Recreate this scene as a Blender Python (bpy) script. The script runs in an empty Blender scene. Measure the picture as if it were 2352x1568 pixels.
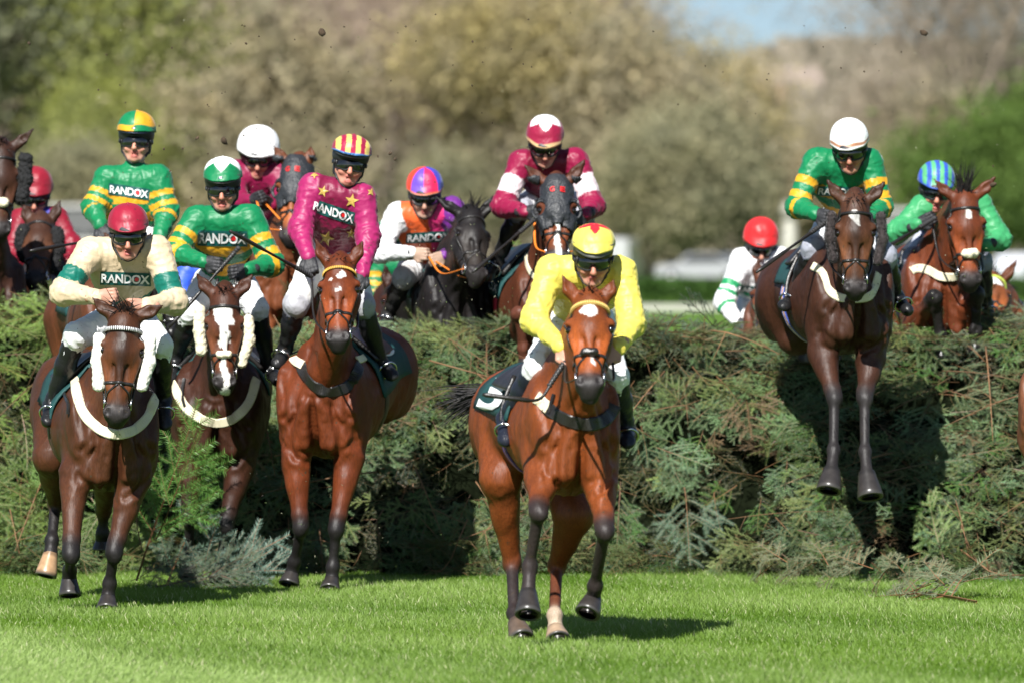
import bpy, bmesh, math, random
import numpy as np
from mathutils import Vector, Matrix
from mathutils.bvhtree import BVHTree

SC = bpy.context.scene
COL = SC.collection
rng = np.random.default_rng(7)
random.seed(7)

# ------------------------------------------------------------------ camera, sky, sun, exposure
F, HC = 16800.0, 2.095          # focal length in units of a 2352 wide frame, eye height in metres
cd = bpy.data.cameras.new("camera")
cam = bpy.data.objects.new("camera", cd)
COL.objects.link(cam)
cam.location = (0, 0, HC)
cam.rotation_euler = (math.pi / 2, 0, 0)
cd.sensor_width = 36.0
cd.lens = 36.0 * F / 2352.0
cd.shift_y = -(784 - 590) / 2352.0
cd.clip_start = 1.0
cd.clip_end = 5000.0
cd.dof.use_dof = True
cd.dof.focus_distance = 42.8
cd.dof.aperture_fstop = 2.9
SC.camera = cam

SUN_DIR = Vector((-0.30, -1.08, 1.0)).normalized()      # towards the sun
w = bpy.data.worlds.new("World")
SC.world = w
w.use_nodes = True
nt = w.node_tree
bg = nt.nodes["Background"]
sky = nt.nodes.new("ShaderNodeTexSky")
sky.sky_type = 'NISHITA'
sky.sun_disc = False
sky.sun_elevation = math.asin(SUN_DIR.z)
sky.sun_rotation = math.atan2(SUN_DIR.x, SUN_DIR.y)
sky.air_density = 1.0
sky.dust_density = 0.4
tcw = nt.nodes.new("ShaderNodeTexCoord"); up_ = nt.nodes.new("ShaderNodeVectorMath"); up_.inputs[1].default_value = (0, 0, .085)
nt.links.new(tcw.outputs["Generated"], up_.inputs[0]); nt.links.new(up_.outputs[0], sky.inputs[0])
nt.links.new(sky.outputs[0], bg.inputs[0])
bg.inputs[1].default_value = 0.056
ld = bpy.data.lights.new("sun", 'SUN')
ld.energy = 5.0
ld.angle = math.radians(0.5)
ld.color = (1.0, 0.975, 0.93)
sun = bpy.data.objects.new("sun", ld)
COL.objects.link(sun)
sun.rotation_euler = SUN_DIR.to_track_quat('Z', 'Y').to_euler()
SC.view_settings.view_transform = 'Standard'
SC.view_settings.look = 'None'
SC.view_settings.exposure = 0.86
SC.view_settings.gamma = 1.0
SC.cycles.max_bounces = 6
SC.cycles.transparent_max_bounces = 8


# ------------------------------------------------------------------ helpers: space, meshes, materials
def P(px, py, D):
    """the point seen at pixel (px, py) of the 2352 x 1568 photograph, D metres away"""
    return np.array([(px - 1176) / F * D, D, HC - (py - 590) / F * D])


def nrm(v):
    v = np.asarray(v, float)
    return v / (np.linalg.norm(v) + 1e-12)


def tag(o, label=None, cat=None, group=None, kind=None):
    if label: o["label"] = label
    if cat: o["category"] = cat
    if group: o["group"] = group
    if kind: o["kind"] = kind
    return o


def mesh_np(name, V, Fq, mat, parent=None, org=None, col=None, smooth=True, tri=False):
    """V (n,3) and faces (m,3 or 4) as ONE linked mesh object"""
    V = np.asarray(V, np.float32)
    if org is not None:
        V = V - np.asarray(org, np.float32)
    me = bpy.data.meshes.new(name)
    if isinstance(Fq, np.ndarray):
        m, k = Fq.shape
        me.vertices.add(len(V)); me.vertices.foreach_set("co", np.ascontiguousarray(V).ravel())
        me.loops.add(m * k); me.loops.foreach_set("vertex_index", np.ascontiguousarray(Fq, dtype=np.int32).ravel())
        me.polygons.add(m)
        me.polygons.foreach_set("loop_start", np.arange(0, m * k, k, dtype=np.int32))
        if smooth: me.polygons.foreach_set("use_smooth", np.ones(m, bool))
        me.update(calc_edges=True)
    else:
        me.from_pydata([tuple(v) for v in V.tolist()], [], [tuple(f) for f in Fq])
        if smooth: me.polygons.foreach_set("use_smooth", [True] * len(me.polygons))
    if col is not None:
        c = np.ones((len(V), 4), np.float32); c[:, :3] = col
        a = me.color_attributes.new("Col", 'FLOAT_COLOR', 'POINT')
        a.data.foreach_set("color", c.ravel())
    if mat is not None:
        me.materials.append(mat)
    o = bpy.data.objects.new(name, me)
    COL.objects.link(o)
    if parent is not None: o.parent = parent
    return o


class MB:
    """collects small shapes and links them as one mesh object"""
    def __init__(s): s.V = []; s.F = []; s.C = []
    def add(s, V, Fs, col=None):
        n = len(s.V)
        for v in V: s.V.append(tuple(v)); s.C.append(col if col is not None else (1, 1, 1))
        for f in Fs: s.F.append(tuple(i + n for i in f))
    def tube(s, pts, r, seg=8, col=None, sq=None, cap=True):
        pts = [np.asarray(p, float) for p in pts]
        rr = r if hasattr(r, '__len__') else [r] * len(pts)
        V = []; Fs = []
        ref = None
        for i, p in enumerate(pts):
            t = nrm(pts[min(i + 1, len(pts) - 1)] - pts[max(i - 1, 0)])
            if ref is None:
                ref = np.array([0, 0, 1.0]) if abs(t[2]) < .9 else np.array([0, 1.0, 0])
            a = nrm(np.cross(t, ref)); b = np.cross(a, t); ref = b
            for k in range(seg):
                th = 2 * math.pi * k / seg
                V.append(p + rr[i] * (math.cos(th) * a + math.sin(th) * b * (sq or 1)))
        n = len(pts)
        for i in range(n - 1):
            for k in range(seg):
                k2 = (k + 1) % seg
                Fs.append((i * seg + k, i * seg + k2, (i + 1) * seg + k2, (i + 1) * seg + k))
        if cap:
            Fs.append(tuple(range(seg))[::-1]); Fs.append(tuple(range((n - 1) * seg, n * seg)))
        s.add(V, Fs, col)
    def box(s, c, h, ax=None, col=None):
        c = np.asarray(c, float); ax = np.eye(3) if ax is None else np.asarray(ax)
        V = [c + sx * h[0] * ax[0] + sy * h[1] * ax[1] + sz * h[2] * ax[2] for sx in (-1, 1) for sy in (-1, 1) for sz in (-1, 1)]
        s.add(V, [(0, 1, 3, 2), (4, 6, 7, 5), (0, 4, 5, 1), (2, 3, 7, 6), (0, 2, 6, 4), (1, 5, 7, 3)], col)
    def build(s, name, mat, parent=None, org=None, smooth=True):
        return mesh_np(name, np.array(s.V), s.F, mat, parent, org, np.array(s.C), smooth)


def catmull(pts, n=8):
    pts = [np.asarray(p, float) for p in pts]
    q = [2 * pts[0] - pts[1]] + pts + [2 * pts[-1] - pts[-2]]
    out = []
    for i in range(1, len(q) - 2):
        for k in range(n):
            t = k / n
            a, b, c, d = q[i - 1], q[i], q[i + 1], q[i + 2]
            out.append(.5 * ((2 * b) + (c - a) * t + (2 * a - 5 * b + 4 * c - d) * t * t + (3 * b - a - 3 * c + d) * t ** 3))
    out.append(pts[-1])
    return out


def ribbon(mb, pts, nms, width, thick, closed=False, col=None):
    n = len(pts); V = []; Fs = []
    for i in range(n):
        a = pts[(i + 1) % n] if (closed or i < n - 1) else pts[i]
        b = pts[i - 1] if (closed or i > 0) else pts[i]
        t = nrm(a - b); N = nrm(nms[i]); wd = nrm(np.cross(N, t)); N = nrm(np.cross(t, wd))
        wi = width[i] if hasattr(width, '__len__') else width
        for sx, sz in ((-1, 0), (1, 0), (.8, 1), (-.8, 1)):
            V.append(pts[i] + wd * sx * wi / 2 + N * (thick * sz - .001))
    m = n if closed else n - 1
    for i in range(m):
        j = (i + 1) % n
        for k in range(4):
            k2 = (k + 1) % 4
            Fs.append((i * 4 + k, j * 4 + k, j * 4 + k2, i * 4 + k2))
    if not closed:
        Fs.append((0, 1, 2, 3)); Fs.append(tuple((n - 1) * 4 + k for k in (3, 2, 1, 0)))
    mb.add(V, Fs, col)


MATS = {}


def mat(name, color=None, rough=.6, ridged=False, grain=0.0, metal=0.0, spec=.5, attr=False, bump=None, vary=0.0, vscale=8.0, mud=0.0, sheen=0.0, coat=0.0, trans=0.0):
    """one procedural material: base colour (or the mesh's own colour zones), a little noise, bump"""
    if name in MATS: return MATS[name]
    m = bpy.data.materials.new(name); m.use_nodes = True
    t = m.node_tree; N = t.nodes; L = t.links
    b = N["Principled BSDF"]
    b.inputs["Roughness"].default_value = rough
    b.inputs["Metallic"].default_value = metal
    b.inputs["Specular IOR Level"].default_value = spec
    if sheen:
        b.inputs["Sheen Weight"].default_value = sheen
        b.inputs["Sheen Roughness"].default_value = .4
    if coat: b.inputs["Coat Weight"].default_value = coat; b.inputs["Coat Roughness"].default_value = .15
    tc = N.new("ShaderNodeTexCoord")
    if attr:
        a = N.new("ShaderNodeAttribute"); a.attribute_name = "Col"; src = a.outputs["Color"]
    else:
        a = N.new("ShaderNodeRGB"); a.outputs[0].default_value = (*color, 1); src = a.outputs[0]
    if vary:
        nz = N.new("ShaderNodeTexNoise"); nz.inputs["Scale"].default_value = vscale; nz.inputs["Detail"].default_value = 5
        L.new(tc.outputs["Object"], nz.inputs["Vector"])
        mr = N.new("ShaderNodeMapRange"); mr.inputs[1].default_value = .3; mr.inputs[2].default_value = .7
        mr.inputs[3].default_value = 1 - vary; mr.inputs[4].default_value = 1 + vary
        L.new(nz.outputs["Fac"], mr.inputs[0])
        mx = N.new("ShaderNodeVectorMath"); mx.operation = 'SCALE'
        L.new(src, mx.inputs[0]); L.new(mr.outputs[0], mx.inputs["Scale"])
        src = mx.outputs[0]
    if grain:
        mp = N.new("ShaderNodeMapping"); mp.inputs["Scale"].default_value = (1, 1, .16)
        L.new(tc.outputs["Object"], mp.inputs["Vector"])
        nz = N.new("ShaderNodeTexNoise"); nz.inputs["Scale"].default_value = 170; nz.inputs["Detail"].default_value = 3
        L.new(mp.outputs[0], nz.inputs["Vector"])
        mr = N.new("ShaderNodeMapRange"); mr.inputs[1].default_value = .3; mr.inputs[2].default_value = .7; mr.inputs[3].default_value = 1 - grain; mr.inputs[4].default_value = 1 + grain
        L.new(nz.outputs["Fac"], mr.inputs[0])
        mx = N.new("ShaderNodeVectorMath"); mx.operation = 'SCALE'
        L.new(src, mx.inputs[0]); L.new(mr.outputs[0], mx.inputs["Scale"])
        src = mx.outputs[0]
    if mud:
        nz = N.new("ShaderNodeTexNoise"); nz.inputs["Scale"].default_value = 55; nz.inputs["Detail"].default_value = 2
        L.new(tc.outputs["Object"], nz.inputs["Vector"])
        nz2 = N.new("ShaderNodeTexNoise"); nz2.inputs["Scale"].default_value = 5; nz2.inputs["Detail"].default_value = 2
        L.new(tc.outputs["Object"], nz2.inputs["Vector"])
        ad = N.new("ShaderNodeMath"); ad.operation = 'MULTIPLY_ADD'; ad.inputs[1].default_value = .45
        L.new(nz2.outputs["Fac"], ad.inputs[0]); L.new(nz.outputs["Fac"], ad.inputs[2])
        mr = N.new("ShaderNodeMapRange"); mr.inputs[1].default_value = .98 - mud * .1; mr.inputs[2].default_value = 1.03 - mud * .1
        L.new(ad.outputs[0], mr.inputs[0])
        mx = N.new("ShaderNodeMix"); mx.data_type = 'RGBA'
        L.new(mr.outputs[0], mx.inputs[0]); L.new(src, mx.inputs[6]); mx.inputs[7].default_value = (.05, .035, .02, 1)
        src = mx.outputs[2]
    L.new(src, b.inputs["Base Color"])
    if bump:
        last = None
        for sc, st, stretch in bump:
            mp = N.new("ShaderNodeMapping"); mp.inputs["Scale"].default_value = stretch
            L.new(tc.outputs["Object"], mp.inputs["Vector"])
            nz = N.new("ShaderNodeTexNoise"); nz.inputs["Scale"].default_value = sc; nz.inputs["Detail"].default_value = 3; nz.inputs["Distortion"].default_value = .6
            if ridged: nz.noise_type = 'RIDGED_MULTIFRACTAL'; nz.inputs["Detail"].default_value = 1.5; nz.inputs["Distortion"].default_value = .3
            L.new(mp.outputs[0], nz.inputs["Vector"])
            bp = N.new("ShaderNodeBump"); bp.inputs["Strength"].default_value = 1; bp.inputs["Distance"].default_value = st
            L.new(nz.outputs["Fac"], bp.inputs["Height"])
            if last: L.new(last, bp.inputs["Normal"])
            last = bp.outputs[0]
        L.new(last, b.inputs["Normal"])
    if trans:
        tr = N.new("ShaderNodeBsdfTranslucent"); L.new(src, tr.inputs[0])
        ms = N.new("ShaderNodeMixShader"); ms.inputs[0].default_value = trans
        L.new(b.outputs[0], ms.inputs[1]); L.new(tr.outputs[0], ms.inputs[2])
        L.new(ms.outputs[0], N["Material Output"].inputs[0])
    MATS[name] = m
    return m


M_COAT = mat("horse_coat", attr=True, rough=.52, spec=.30, vary=.24, vscale=5, grain=.26, bump=[(6, .012, (1.5, 1, .6)), (20, .0022, (1.4, 1, .6)), (190, .0008, (1, 1, .35))], mud=.3)
M_HAIR = mat("horse_hair", attr=True, rough=.5, spec=.4)
M_SILK = mat("jockey_silk", attr=True, rough=.47, spec=.36, mud=.40, ridged=True, bump=[(9, .007, (1.2, 1, .7)), (22, .0032, (1, 1, 1.4)), (55, .0008, (1, 1, 1.2))], sheen=.1)
M_BREECH = mat("breeches_cloth", attr=True, rough=.6, mud=.35, ridged=True, bump=[(10, .012, (1, 1, 1.4)), (26, .004, (1, 1, 1))])
M_SKIN = mat("skin", attr=True, rough=.5, spec=.4, vary=.06, vscale=30)
M_BOOT = mat("boot_leather", attr=True, rough=.34, spec=.32, mud=.2, bump=[(30, .006, (1, 1, .5))])
M_LEATHER = mat("black_leather", (.014, .012, .011), rough=.38, spec=.5, vary=.3, bump=[(60, .002, (1, 1, 1))])
M_BROWNL = mat("brown_leather", (.05, .028, .018), rough=.45)
M_TEAL = mat("teal_saddle_cloth", (.006, .05, .05), rough=.7, vary=.15, bump=[(18, .008, (1, 1, 1))])
M_PANEL = mat("teal_panel_cloth", (.003, .078, .07), rough=.5, vary=.06)
M_WHITE = mat("white_print", (.8, .8, .8), rough=.5)
M_RED = mat("red_print", (.62, .012, .015), rough=.5)
M_CREAM = mat("cream_breast_girth", (.66, .60, .43), rough=.7, vary=.12, mud=.5)
M_FLEECE = mat("white_sheepskin", (.76, .74, .66), rough=.95, vary=.12, vscale=30, bump=[(120, .004, (1, 1, 1))])
M_CFLEECE = mat("cream_sheepskin", (.72, .66, .48), rough=.95, vary=.12, vscale=30, bump=[(120, .004, (1, 1, 1))])
M_DFLEECE = mat("dark_brown_sheepskin", (.025, .016, .016), rough=.7, vary=.3, vscale=40, bump=[(90, .008, (1, 1, 1))], sheen=.3)
M_BFLEECE = mat("black_sheepskin", (.010, .010, .011), rough=.9, vary=.3, vscale=40, bump=[(70, .01, (1, 1, 1))])
M_METAL = mat("steel", (.62, .62, .62), rough=.25, metal=1.0)
M_HELM = mat("helmet_black", (.016, .017, .02), rough=.45, spec=.4)
M_GOG = mat("goggle_lens", (.006, .006, .008), rough=.06, spec=.8, coat=.5)
M_CAP = mat("cap_silk", attr=True, rough=.46, spec=.4, mud=.2, ridged=True, bump=[(12, .010, (1, 1, .7)), (35, .0025, (1, 1, 1))], sheen=.1)
M_HOOF = mat("hoof_horn", attr=True, rough=.32, spec=.5, vary=.2, vscale=25)
M_EYE = mat("horse_eye", (.008, .005, .004), rough=.05, spec=.8)
M_PLAIN = mat("plain_tack", attr=True, rough=.5, vary=.08)
M_HOODM = mat("black_hood_cloth", (.022, .024, .028), rough=.5, spec=.5, vary=.15, bump=[(28, .014, (1, 1, .6)), (70, .005, (1, 1, 1))])


# ------------------------------------------------------------------ bodies: blended tapered limbs and masses, skinned as one surface
class Sdf:
    def __init__(s): s.p = []
    def cone(s, a, b, ra, rb, col=(1, 1, 1), k=.03, q=None, qf=1.0, sub=False, w=1.0):
        s.p.append(('c', np.asarray(a, float), np.asarray(b, float), ra, rb, None if q is None else nrm(q), qf, col, k, sub, w))
    def ell(s, c, r, ax=None, col=(1, 1, 1), k=.03, sub=False, w=1.0):
        s.p.append(('e', np.asarray(c, float), np.asarray(r, float), np.eye(3) if ax is None else np.asarray(ax, float), None, None, None, col, k, sub, w))
    @staticmethod
    def dist(p, X, Y, Z):
        if p[0] == 'c':
            _, a, b, ra, rb, q, qf = p[:7]
            x, y, z = X - a[0], Y - a[1], Z - a[2]
            ba = b - a
            if q is not None:
                g = 1 / qf - 1
                d = (x * q[0] + y * q[1] + z * q[2]) * g
                x = x + d * q[0]; y = y + d * q[1]; z = z + d * q[2]
                ba = ba + g * ba.dot(q) * q
            h = np.clip((x * ba[0] + y * ba[1] + z * ba[2]) / max(ba.dot(ba), 1e-9), 0, 1)
            d = np.sqrt((x - h * ba[0]) ** 2 + (y - h * ba[1]) ** 2 + (z - h * ba[2]) ** 2) - (ra + (rb - ra) * h)
            return d * min(qf, 1.0) if q is not None else d
        _, c, r, ax = p[:4]
        x, y, z = X - c[0], Y - c[1], Z - c[2]
        u = [(x * ax[i][0] + y * ax[i][1] + z * ax[i][2]) for i in range(3)]
        k0 = np.sqrt(sum((u[i] / r[i]) ** 2 for i in range(3))) + 1e-9
        k1 = np.sqrt(sum((u[i] / r[i] ** 2) ** 2 for i in range(3))) + 1e-9
        return k0 * (k0 - 1) / k1
    def bounds(s, p):
        if p[0] == 'c':
            m = max(p[3], p[4]) * max(1.0, p[6])
            return np.minimum(p[1], p[2]) - m, np.maximum(p[1], p[2]) + m
        e = np.sqrt(sum((p[3][i] * p[2][i]) ** 2 for i in range(3)))
        return p[1] - e, p[1] + e
    def mesh(s, vox):
        lo = np.min([s.bounds(p)[0] for p in s.p if not p[9]], 0) - vox * 3
        hi = np.max([s.bounds(p)[1] for p in s.p if not p[9]], 0) + vox * 3
        n = np.ceil((hi - lo) / vox).astype(int) + 1
        G = np.full(n, 1.0, np.float32)
        axs = [lo[i] + vox * np.arange(n[i]) for i in range(3)]
        for p in s.p:
            k = p[8]
            a, b = s.bounds(p)
            i0 = np.clip(((a - lo - k) / vox - 3).astype(int), 0, n); i1 = np.clip(((b - lo + k) / vox + 4).astype(int), 0, n)
            if np.any(i1 <= i0): continue
            sl = tuple(slice(i0[i], i1[i]) for i in range(3))
            d = Sdf.dist(p, axs[0][sl[0]][:, None, None], axs[1][sl[1]][None, :, None], axs[2][sl[2]][None, None, :])
            g = G[sl]
            if p[9]:
                h = np.maximum(k - np.abs(-d - g), 0) / k
                G[sl] = np.maximum(g, -d) + h * h * k * .25
            else:
                h = np.maximum(k - np.abs(d - g), 0) / k
                G[sl] = np.minimum(g, d) - h * h * k * .25
        ins = G < 0
        c = np.zeros(n - 1, np.int8)
        for i in (0, 1):
            for j in (0, 1):
                for k in (0, 1):
                    c += ins[i:n[0] - 1 + i, j:n[1] - 1 + j, k:n[2] - 1 + k]
        act = (c > 0) & (c < 8)
        I = np.argwhere(act)
        idx = np.full(n - 1, -1, np.int32); idx[act] = np.arange(len(I))
        acc = np.zeros((len(I), 3)); cnt = np.zeros(len(I))
        cs = [(i, j, k) for i in (0, 1) for j in (0, 1) for k in (0, 1)]
        val = {q: G[I[:, 0] + q[0], I[:, 1] + q[1], I[:, 2] + q[2]] for q in cs}
        for q in cs:
            for ax in range(3):
                if q[ax]: continue
                q2 = list(q); q2[ax] = 1; q2 = tuple(q2)
                v1, v2 = val[q], val[q2]
                m = (v1 < 0) != (v2 < 0)
                t = np.where(m, v1 / np.where(v1 - v2 == 0, 1, v1 - v2), 0)
                pos = np.array(q, float)[None, :].repeat(len(I), 0); pos[:, ax] += t
                acc[m] += pos[m]; cnt[m] += 1
        V = lo + vox * (I + acc / cnt[:, None])
        Fs = []
        for ax in range(3):
            b, d = (ax + 1) % 3, (ax + 2) % 3
            s0 = [slice(1, n[i] - 1) for i in range(3)]; s1 = list(s0)
            s0[ax] = slice(0, n[ax] - 1); s1[ax] = slice(1, n[ax])
            A, B = ins[tuple(s0)], ins[tuple(s1)]
            E = np.argwhere(A != B)
            base = E.copy(); base[:, b] += 1; base[:, d] += 1
            flip = A[tuple(E.T)]
            def cell(db, dd):
                q = base.copy(); q[:, b] += db; q[:, d] += dd
                return idx[q[:, 0], q[:, 1], q[:, 2]]
            f = np.stack([cell(-1, -1), cell(0, -1), cell(0, 0), cell(-1, 0)], 1)
            f[~flip] = f[~flip][:, ::-1]
            Fs.append(f)
        Fs = np.concatenate(Fs)
        return V, Fs[(Fs >= 0).all(1)]
    def colours(s, V, soft=.012):
        X, Y, Z = V[:, 0], V[:, 1], V[:, 2]
        W = np.zeros(len(V)); C = np.zeros((len(V), 3))
        for p in s.p:
            if p[9] or p[10] <= 0: continue
            d = Sdf.dist(p, X, Y, Z)
            wt = p[10] * np.exp(-np.clip(d, -.02, 1) / soft)
            W += wt; C += wt[:, None] * np.asarray(p[7])[None]
        return C / (W[:, None] + 1e-30)


def vnormals(V, Fq):
    n = np.zeros_like(V)
    a = V[Fq[:, 2]] - V[Fq[:, 0]]; b = V[Fq[:, 3]] - V[Fq[:, 1]]
    fn = np.cross(a, b)
    for k in range(4): np.add.at(n, Fq[:, k], fn)
    return n / (np.linalg.norm(n, axis=1, keepdims=True) + 1e-12)


def wob(V, freq, seed=0, st=(1, 1, 1)):
    """smooth pseudo noise in [-1, 1]"""
    r = np.random.default_rng(seed)
    out = np.zeros(len(V))
    Q = V * np.asarray(st)
    for i in range(7):
        d = nrm(r.normal(size=3)); f = freq * r.uniform(.6, 1.6)
        out += np.sin(Q @ d * f + r.uniform(0, 6.28) + 1.3 * np.sin(Q @ nrm(r.normal(size=3)) * f * .5 + r.uniform(0, 6)))
    return out / 3.5


def bvh_of(V, Fq):
    return BVHTree.FromPolygons([tuple(v) for v in V.tolist()], [tuple(f) for f in Fq.tolist()])


def pix_hit(bv, px, py, far=200.0):
    d = Vector(P(px, py, 1.0) - np.array([0, 0, HC])).normalized()
    h = bv.ray_cast(Vector((0, 0, HC)), d, far)
    if h[0] is None: return None
    return np.array(h[0]), np.array(h[1])


def text_2d(s, bold=.012, spacing=1.0):
    """flat outline mesh of a word, fitted to the unit square"""
    cu = bpy.data.curves.new("lettering", 'FONT'); cu.body = s; cu.offset = bold; cu.space_character = spacing; cu.resolution_u = 3
    o = bpy.data.objects.new("lettering", cu); COL.objects.link(o)
    bpy.context.view_layer.update()
    me = bpy.data.meshes.new_from_object(o.evaluated_get(bpy.context.evaluated_depsgraph_get()))
    V = np.array([v.co[:2] for v in me.vertices]); Fs = [tuple(p.vertices) for p in me.polygons]
    bpy.data.objects.remove(o); bpy.data.curves.remove(cu); bpy.data.meshes.remove(me)
    lo, hi = V.min(0), V.max(0)
    return (V - lo) / (hi - lo), Fs


def decal(bv, quad, V2, Fs, off, name, m, parent, org):
    """lay a flat outline (unit square) on a surface; quad = its four corners, bottom left, bottom right, top right, top left"""
    q = np.asarray(quad, float); out = []; last = None; miss = []
    for u, v in V2:
        p = (q[0] * (1 - u) + q[1] * u) * (1 - v) + (q[3] * (1 - u) + q[2] * u) * v
        h = pix_hit(bv, *p)
        if h is None: miss.append(len(out)); out.append(None)
        else:
            hn = nrm(h[1])
            if hn[1] > 0: hn = -hn
            out.append(h[0] + hn * off * .5 + nrm(np.array([0, -1.0, .2])) * off * .5); last = h[0]
    if last is None: return None
    good = np.array([o if o is not None else (np.nan,) * 3 for o in out])
    D = np.nanmean(good[:, 1])
    for i in miss:
        u, v = V2[i]
        p = (q[0] * (1 - u) + q[1] * u) * (1 - v) + (q[3] * (1 - u) + q[2] * u) * v
        out[i] = P(p[0], p[1], D)
    Fs = [f for f in Fs if not any(i in set(miss) for i in f)] if miss else Fs
    if not Fs: return None
    return mesh_np(name, np.array(out), Fs, m, parent, org, smooth=False)


def grid2(nu, nv):
    V = [(i / nu, j / nv) for j in range(nv + 1) for i in range(nu + 1)]
    Fs = [(j * (nu + 1) + i, j * (nu + 1) + i + 1, (j + 1) * (nu + 1) + i + 1, (j + 1) * (nu + 1) + i) for j in range(nv) for i in range(nu)]
    return V, Fs


def disc2(n=16, cx=.5, cy=.5, rx=.5, ry=.5):
    return [(cx + rx * math.cos(2 * math.pi * i / n), cy + ry * math.sin(2 * math.pi * i / n)) for i in range(n)], [tuple(range(n))]
# ------------------------------------------------------------------ ground: one sheet to the horizon, flat course, a low bank, a hill at the back right
def ground_z(x, y):
    z = np.zeros_like(x)
    t = np.clip((y - 290) / 45, 0, 1); z = z + .8 * t * t * (3 - 2 * t)
    px = 1176 + x * F / np.maximum(y, 1)
    t = np.clip((y - 560) / 480, 0, 1); sx = np.clip((x / np.maximum(y, 1) + .005) / .045, 0, 1)
    z = z + 27 * t * t * (3 - 2 * t) * sx * sx * (3 - 2 * sx)
    return z


def grass_ground_material():
    m = bpy.data.materials.new("turf_ground"); m.use_nodes = True
    t = m.node_tree; N = t.nodes; L = t.links; b = N["Principled BSDF"]
    tc = N.new("ShaderNodeTexCoord")
    n1 = N.new("ShaderNodeTexNoise"); n1.inputs["Scale"].default_value = 1.3; n1.inputs["Detail"].default_value = 8
    L.new(tc.outputs["Object"], n1.inputs["Vector"])
    cr = N.new("ShaderNodeValToRGB")
    cr.color_ramp.elements[0].position = .35; cr.color_ramp.elements[0].color = (.070, .135, .018, 1)
    cr.color_ramp.elements[1].position = .68; cr.color_ramp.elements[1].color = (.105, .19, .028, 1)
    L.new(n1.outputs["Fac"], cr.inputs[0]); L.new(cr.outputs[0], b.inputs["Base Color"])
    b.inputs["Roughness"].default_value = .9; b.inputs["Specular IOR Level"].default_value = .1
    return m


ys = np.concatenate([np.linspace(20, 60, 12), np.linspace(70, 280, 14), np.linspace(288, 340, 16), np.linspace(350, 550, 8), np.linspace(560, 1060, 24), np.linspace(1150, 5000, 8)])
xs_ = np.linspace(-1, 1, 61); xs_ = np.sign(xs_) * np.abs(xs_) ** 1.6
GX = np.stack([xs_ * (60 + y * .45) for y in ys]); GY = np.repeat(ys[:, None], 61, 1)
GV = np.stack([GX, GY, ground_z(GX, GY)], -1).reshape(-1, 3)
ii, jj = np.meshgrid(np.arange(len(ys) - 1), np.arange(60), indexing='ij')
gi = (ii * 61 + jj).ravel()
gnd = mesh_np("ground", GV, np.stack([gi, gi + 1, gi + 62, gi + 61], 1), grass_ground_material())
tag(gnd, "green turf of the racecourse running back to a low bank and a hill", kind="structure")


# ------------------------------------------------------------------ grass blades
def leaf_mat(name, rough=.55, trans=.35, spec=.3):
    return mat(name, attr=True, rough=rough, spec=spec, trans=trans)


def make_grass():
    n = 430000
    D = np.sqrt(rng.uniform(35.2 ** 2, 49.5 ** 2, n))
    px = rng.uniform(-120, 2470, n)
    x = (px - 1176) / F * D
    # mown bands: a pale one in the near left corner, darker and lighter swathes elsewhere
    ppy = 590 + HC * F / D
    edge = 1450 + (px + 0) * .155 + 16 * np.sin(x * 2.1)
    pale = np.clip((ppy - edge) / 26, 0, 1)
    bandv = .5 + .5 * np.sin(D * 1.15 + x * .35 + .8 * np.sin(x * .9))
    patch = wob(np.stack([x, D * .6, 0 * x], 1), 3.0, 5)
    hgt = rng.uniform(.020, .060, n) * (1 - .35 * pale) * (1 + .25 * patch)
    wid = rng.uniform(.0022, .0042, n)
    an = rng.uniform(0, 2 * np.pi, n)
    lean = rng.uniform(.1, .75, n) * hgt
    lx = np.cos(an) * lean + .015 * (pale - .3); ly = np.sin(an) * lean
    fa = rng.uniform(0, np.pi, n)
    wx, wy = np.cos(fa) * wid, np.sin(fa) * wid * .6
    V = np.empty((n, 5, 3), np.float32)
    z0 = np.zeros(n) - .004
    for k, (h, ws) in enumerate(((0, 1), (0, -1), (.55, -.8), (.55, .8))):
        V[:, k, 0] = x + lx * h * h + wx * ws; V[:, k, 1] = D + ly * h * h + wy * ws; V[:, k, 2] = z0 + hgt * h
    V[:, 4, 0] = x + lx; V[:, 4, 1] = D + ly; V[:, 4, 2] = z0 + hgt * (1 - .3 * (lean / hgt) ** 2)
    base = np.arange(n)[:, None] * 5
    Q = np.concatenate([base + np.array([[0, 1, 2]]), base + np.array([[0, 2, 3]]), base + np.array([[3, 2, 4]])])
    c1 = np.array([.170, .285, .024]); c2 = np.array([.30, .42, .12]); c3 = np.array([.082, .172, .011]); st = np.array([.50, .52, .28])
    mixv = np.clip(.28 + .28 * bandv + .16 * patch + rng.normal(0, .16, n), 0, 1)[:, None]
    c = c3 * (1 - mixv) + c1 * mixv
    hi = np.clip(pale * .85 + np.clip(patch * .3 + .20, 0, .6) + rng.normal(0, .1, n), 0, 1)[:, None]
    c = c * (1 - hi) + c2 * hi
    dry = (rng.random(n) < .05)[:, None]
    c = np.where(dry, st, c)
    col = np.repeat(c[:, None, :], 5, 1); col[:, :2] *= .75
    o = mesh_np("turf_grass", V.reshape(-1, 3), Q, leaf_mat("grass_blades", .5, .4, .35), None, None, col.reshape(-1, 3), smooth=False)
    tag(o, "short green turf grass on the landing side with a pale mown corner", kind="stuff")


make_grass()


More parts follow.
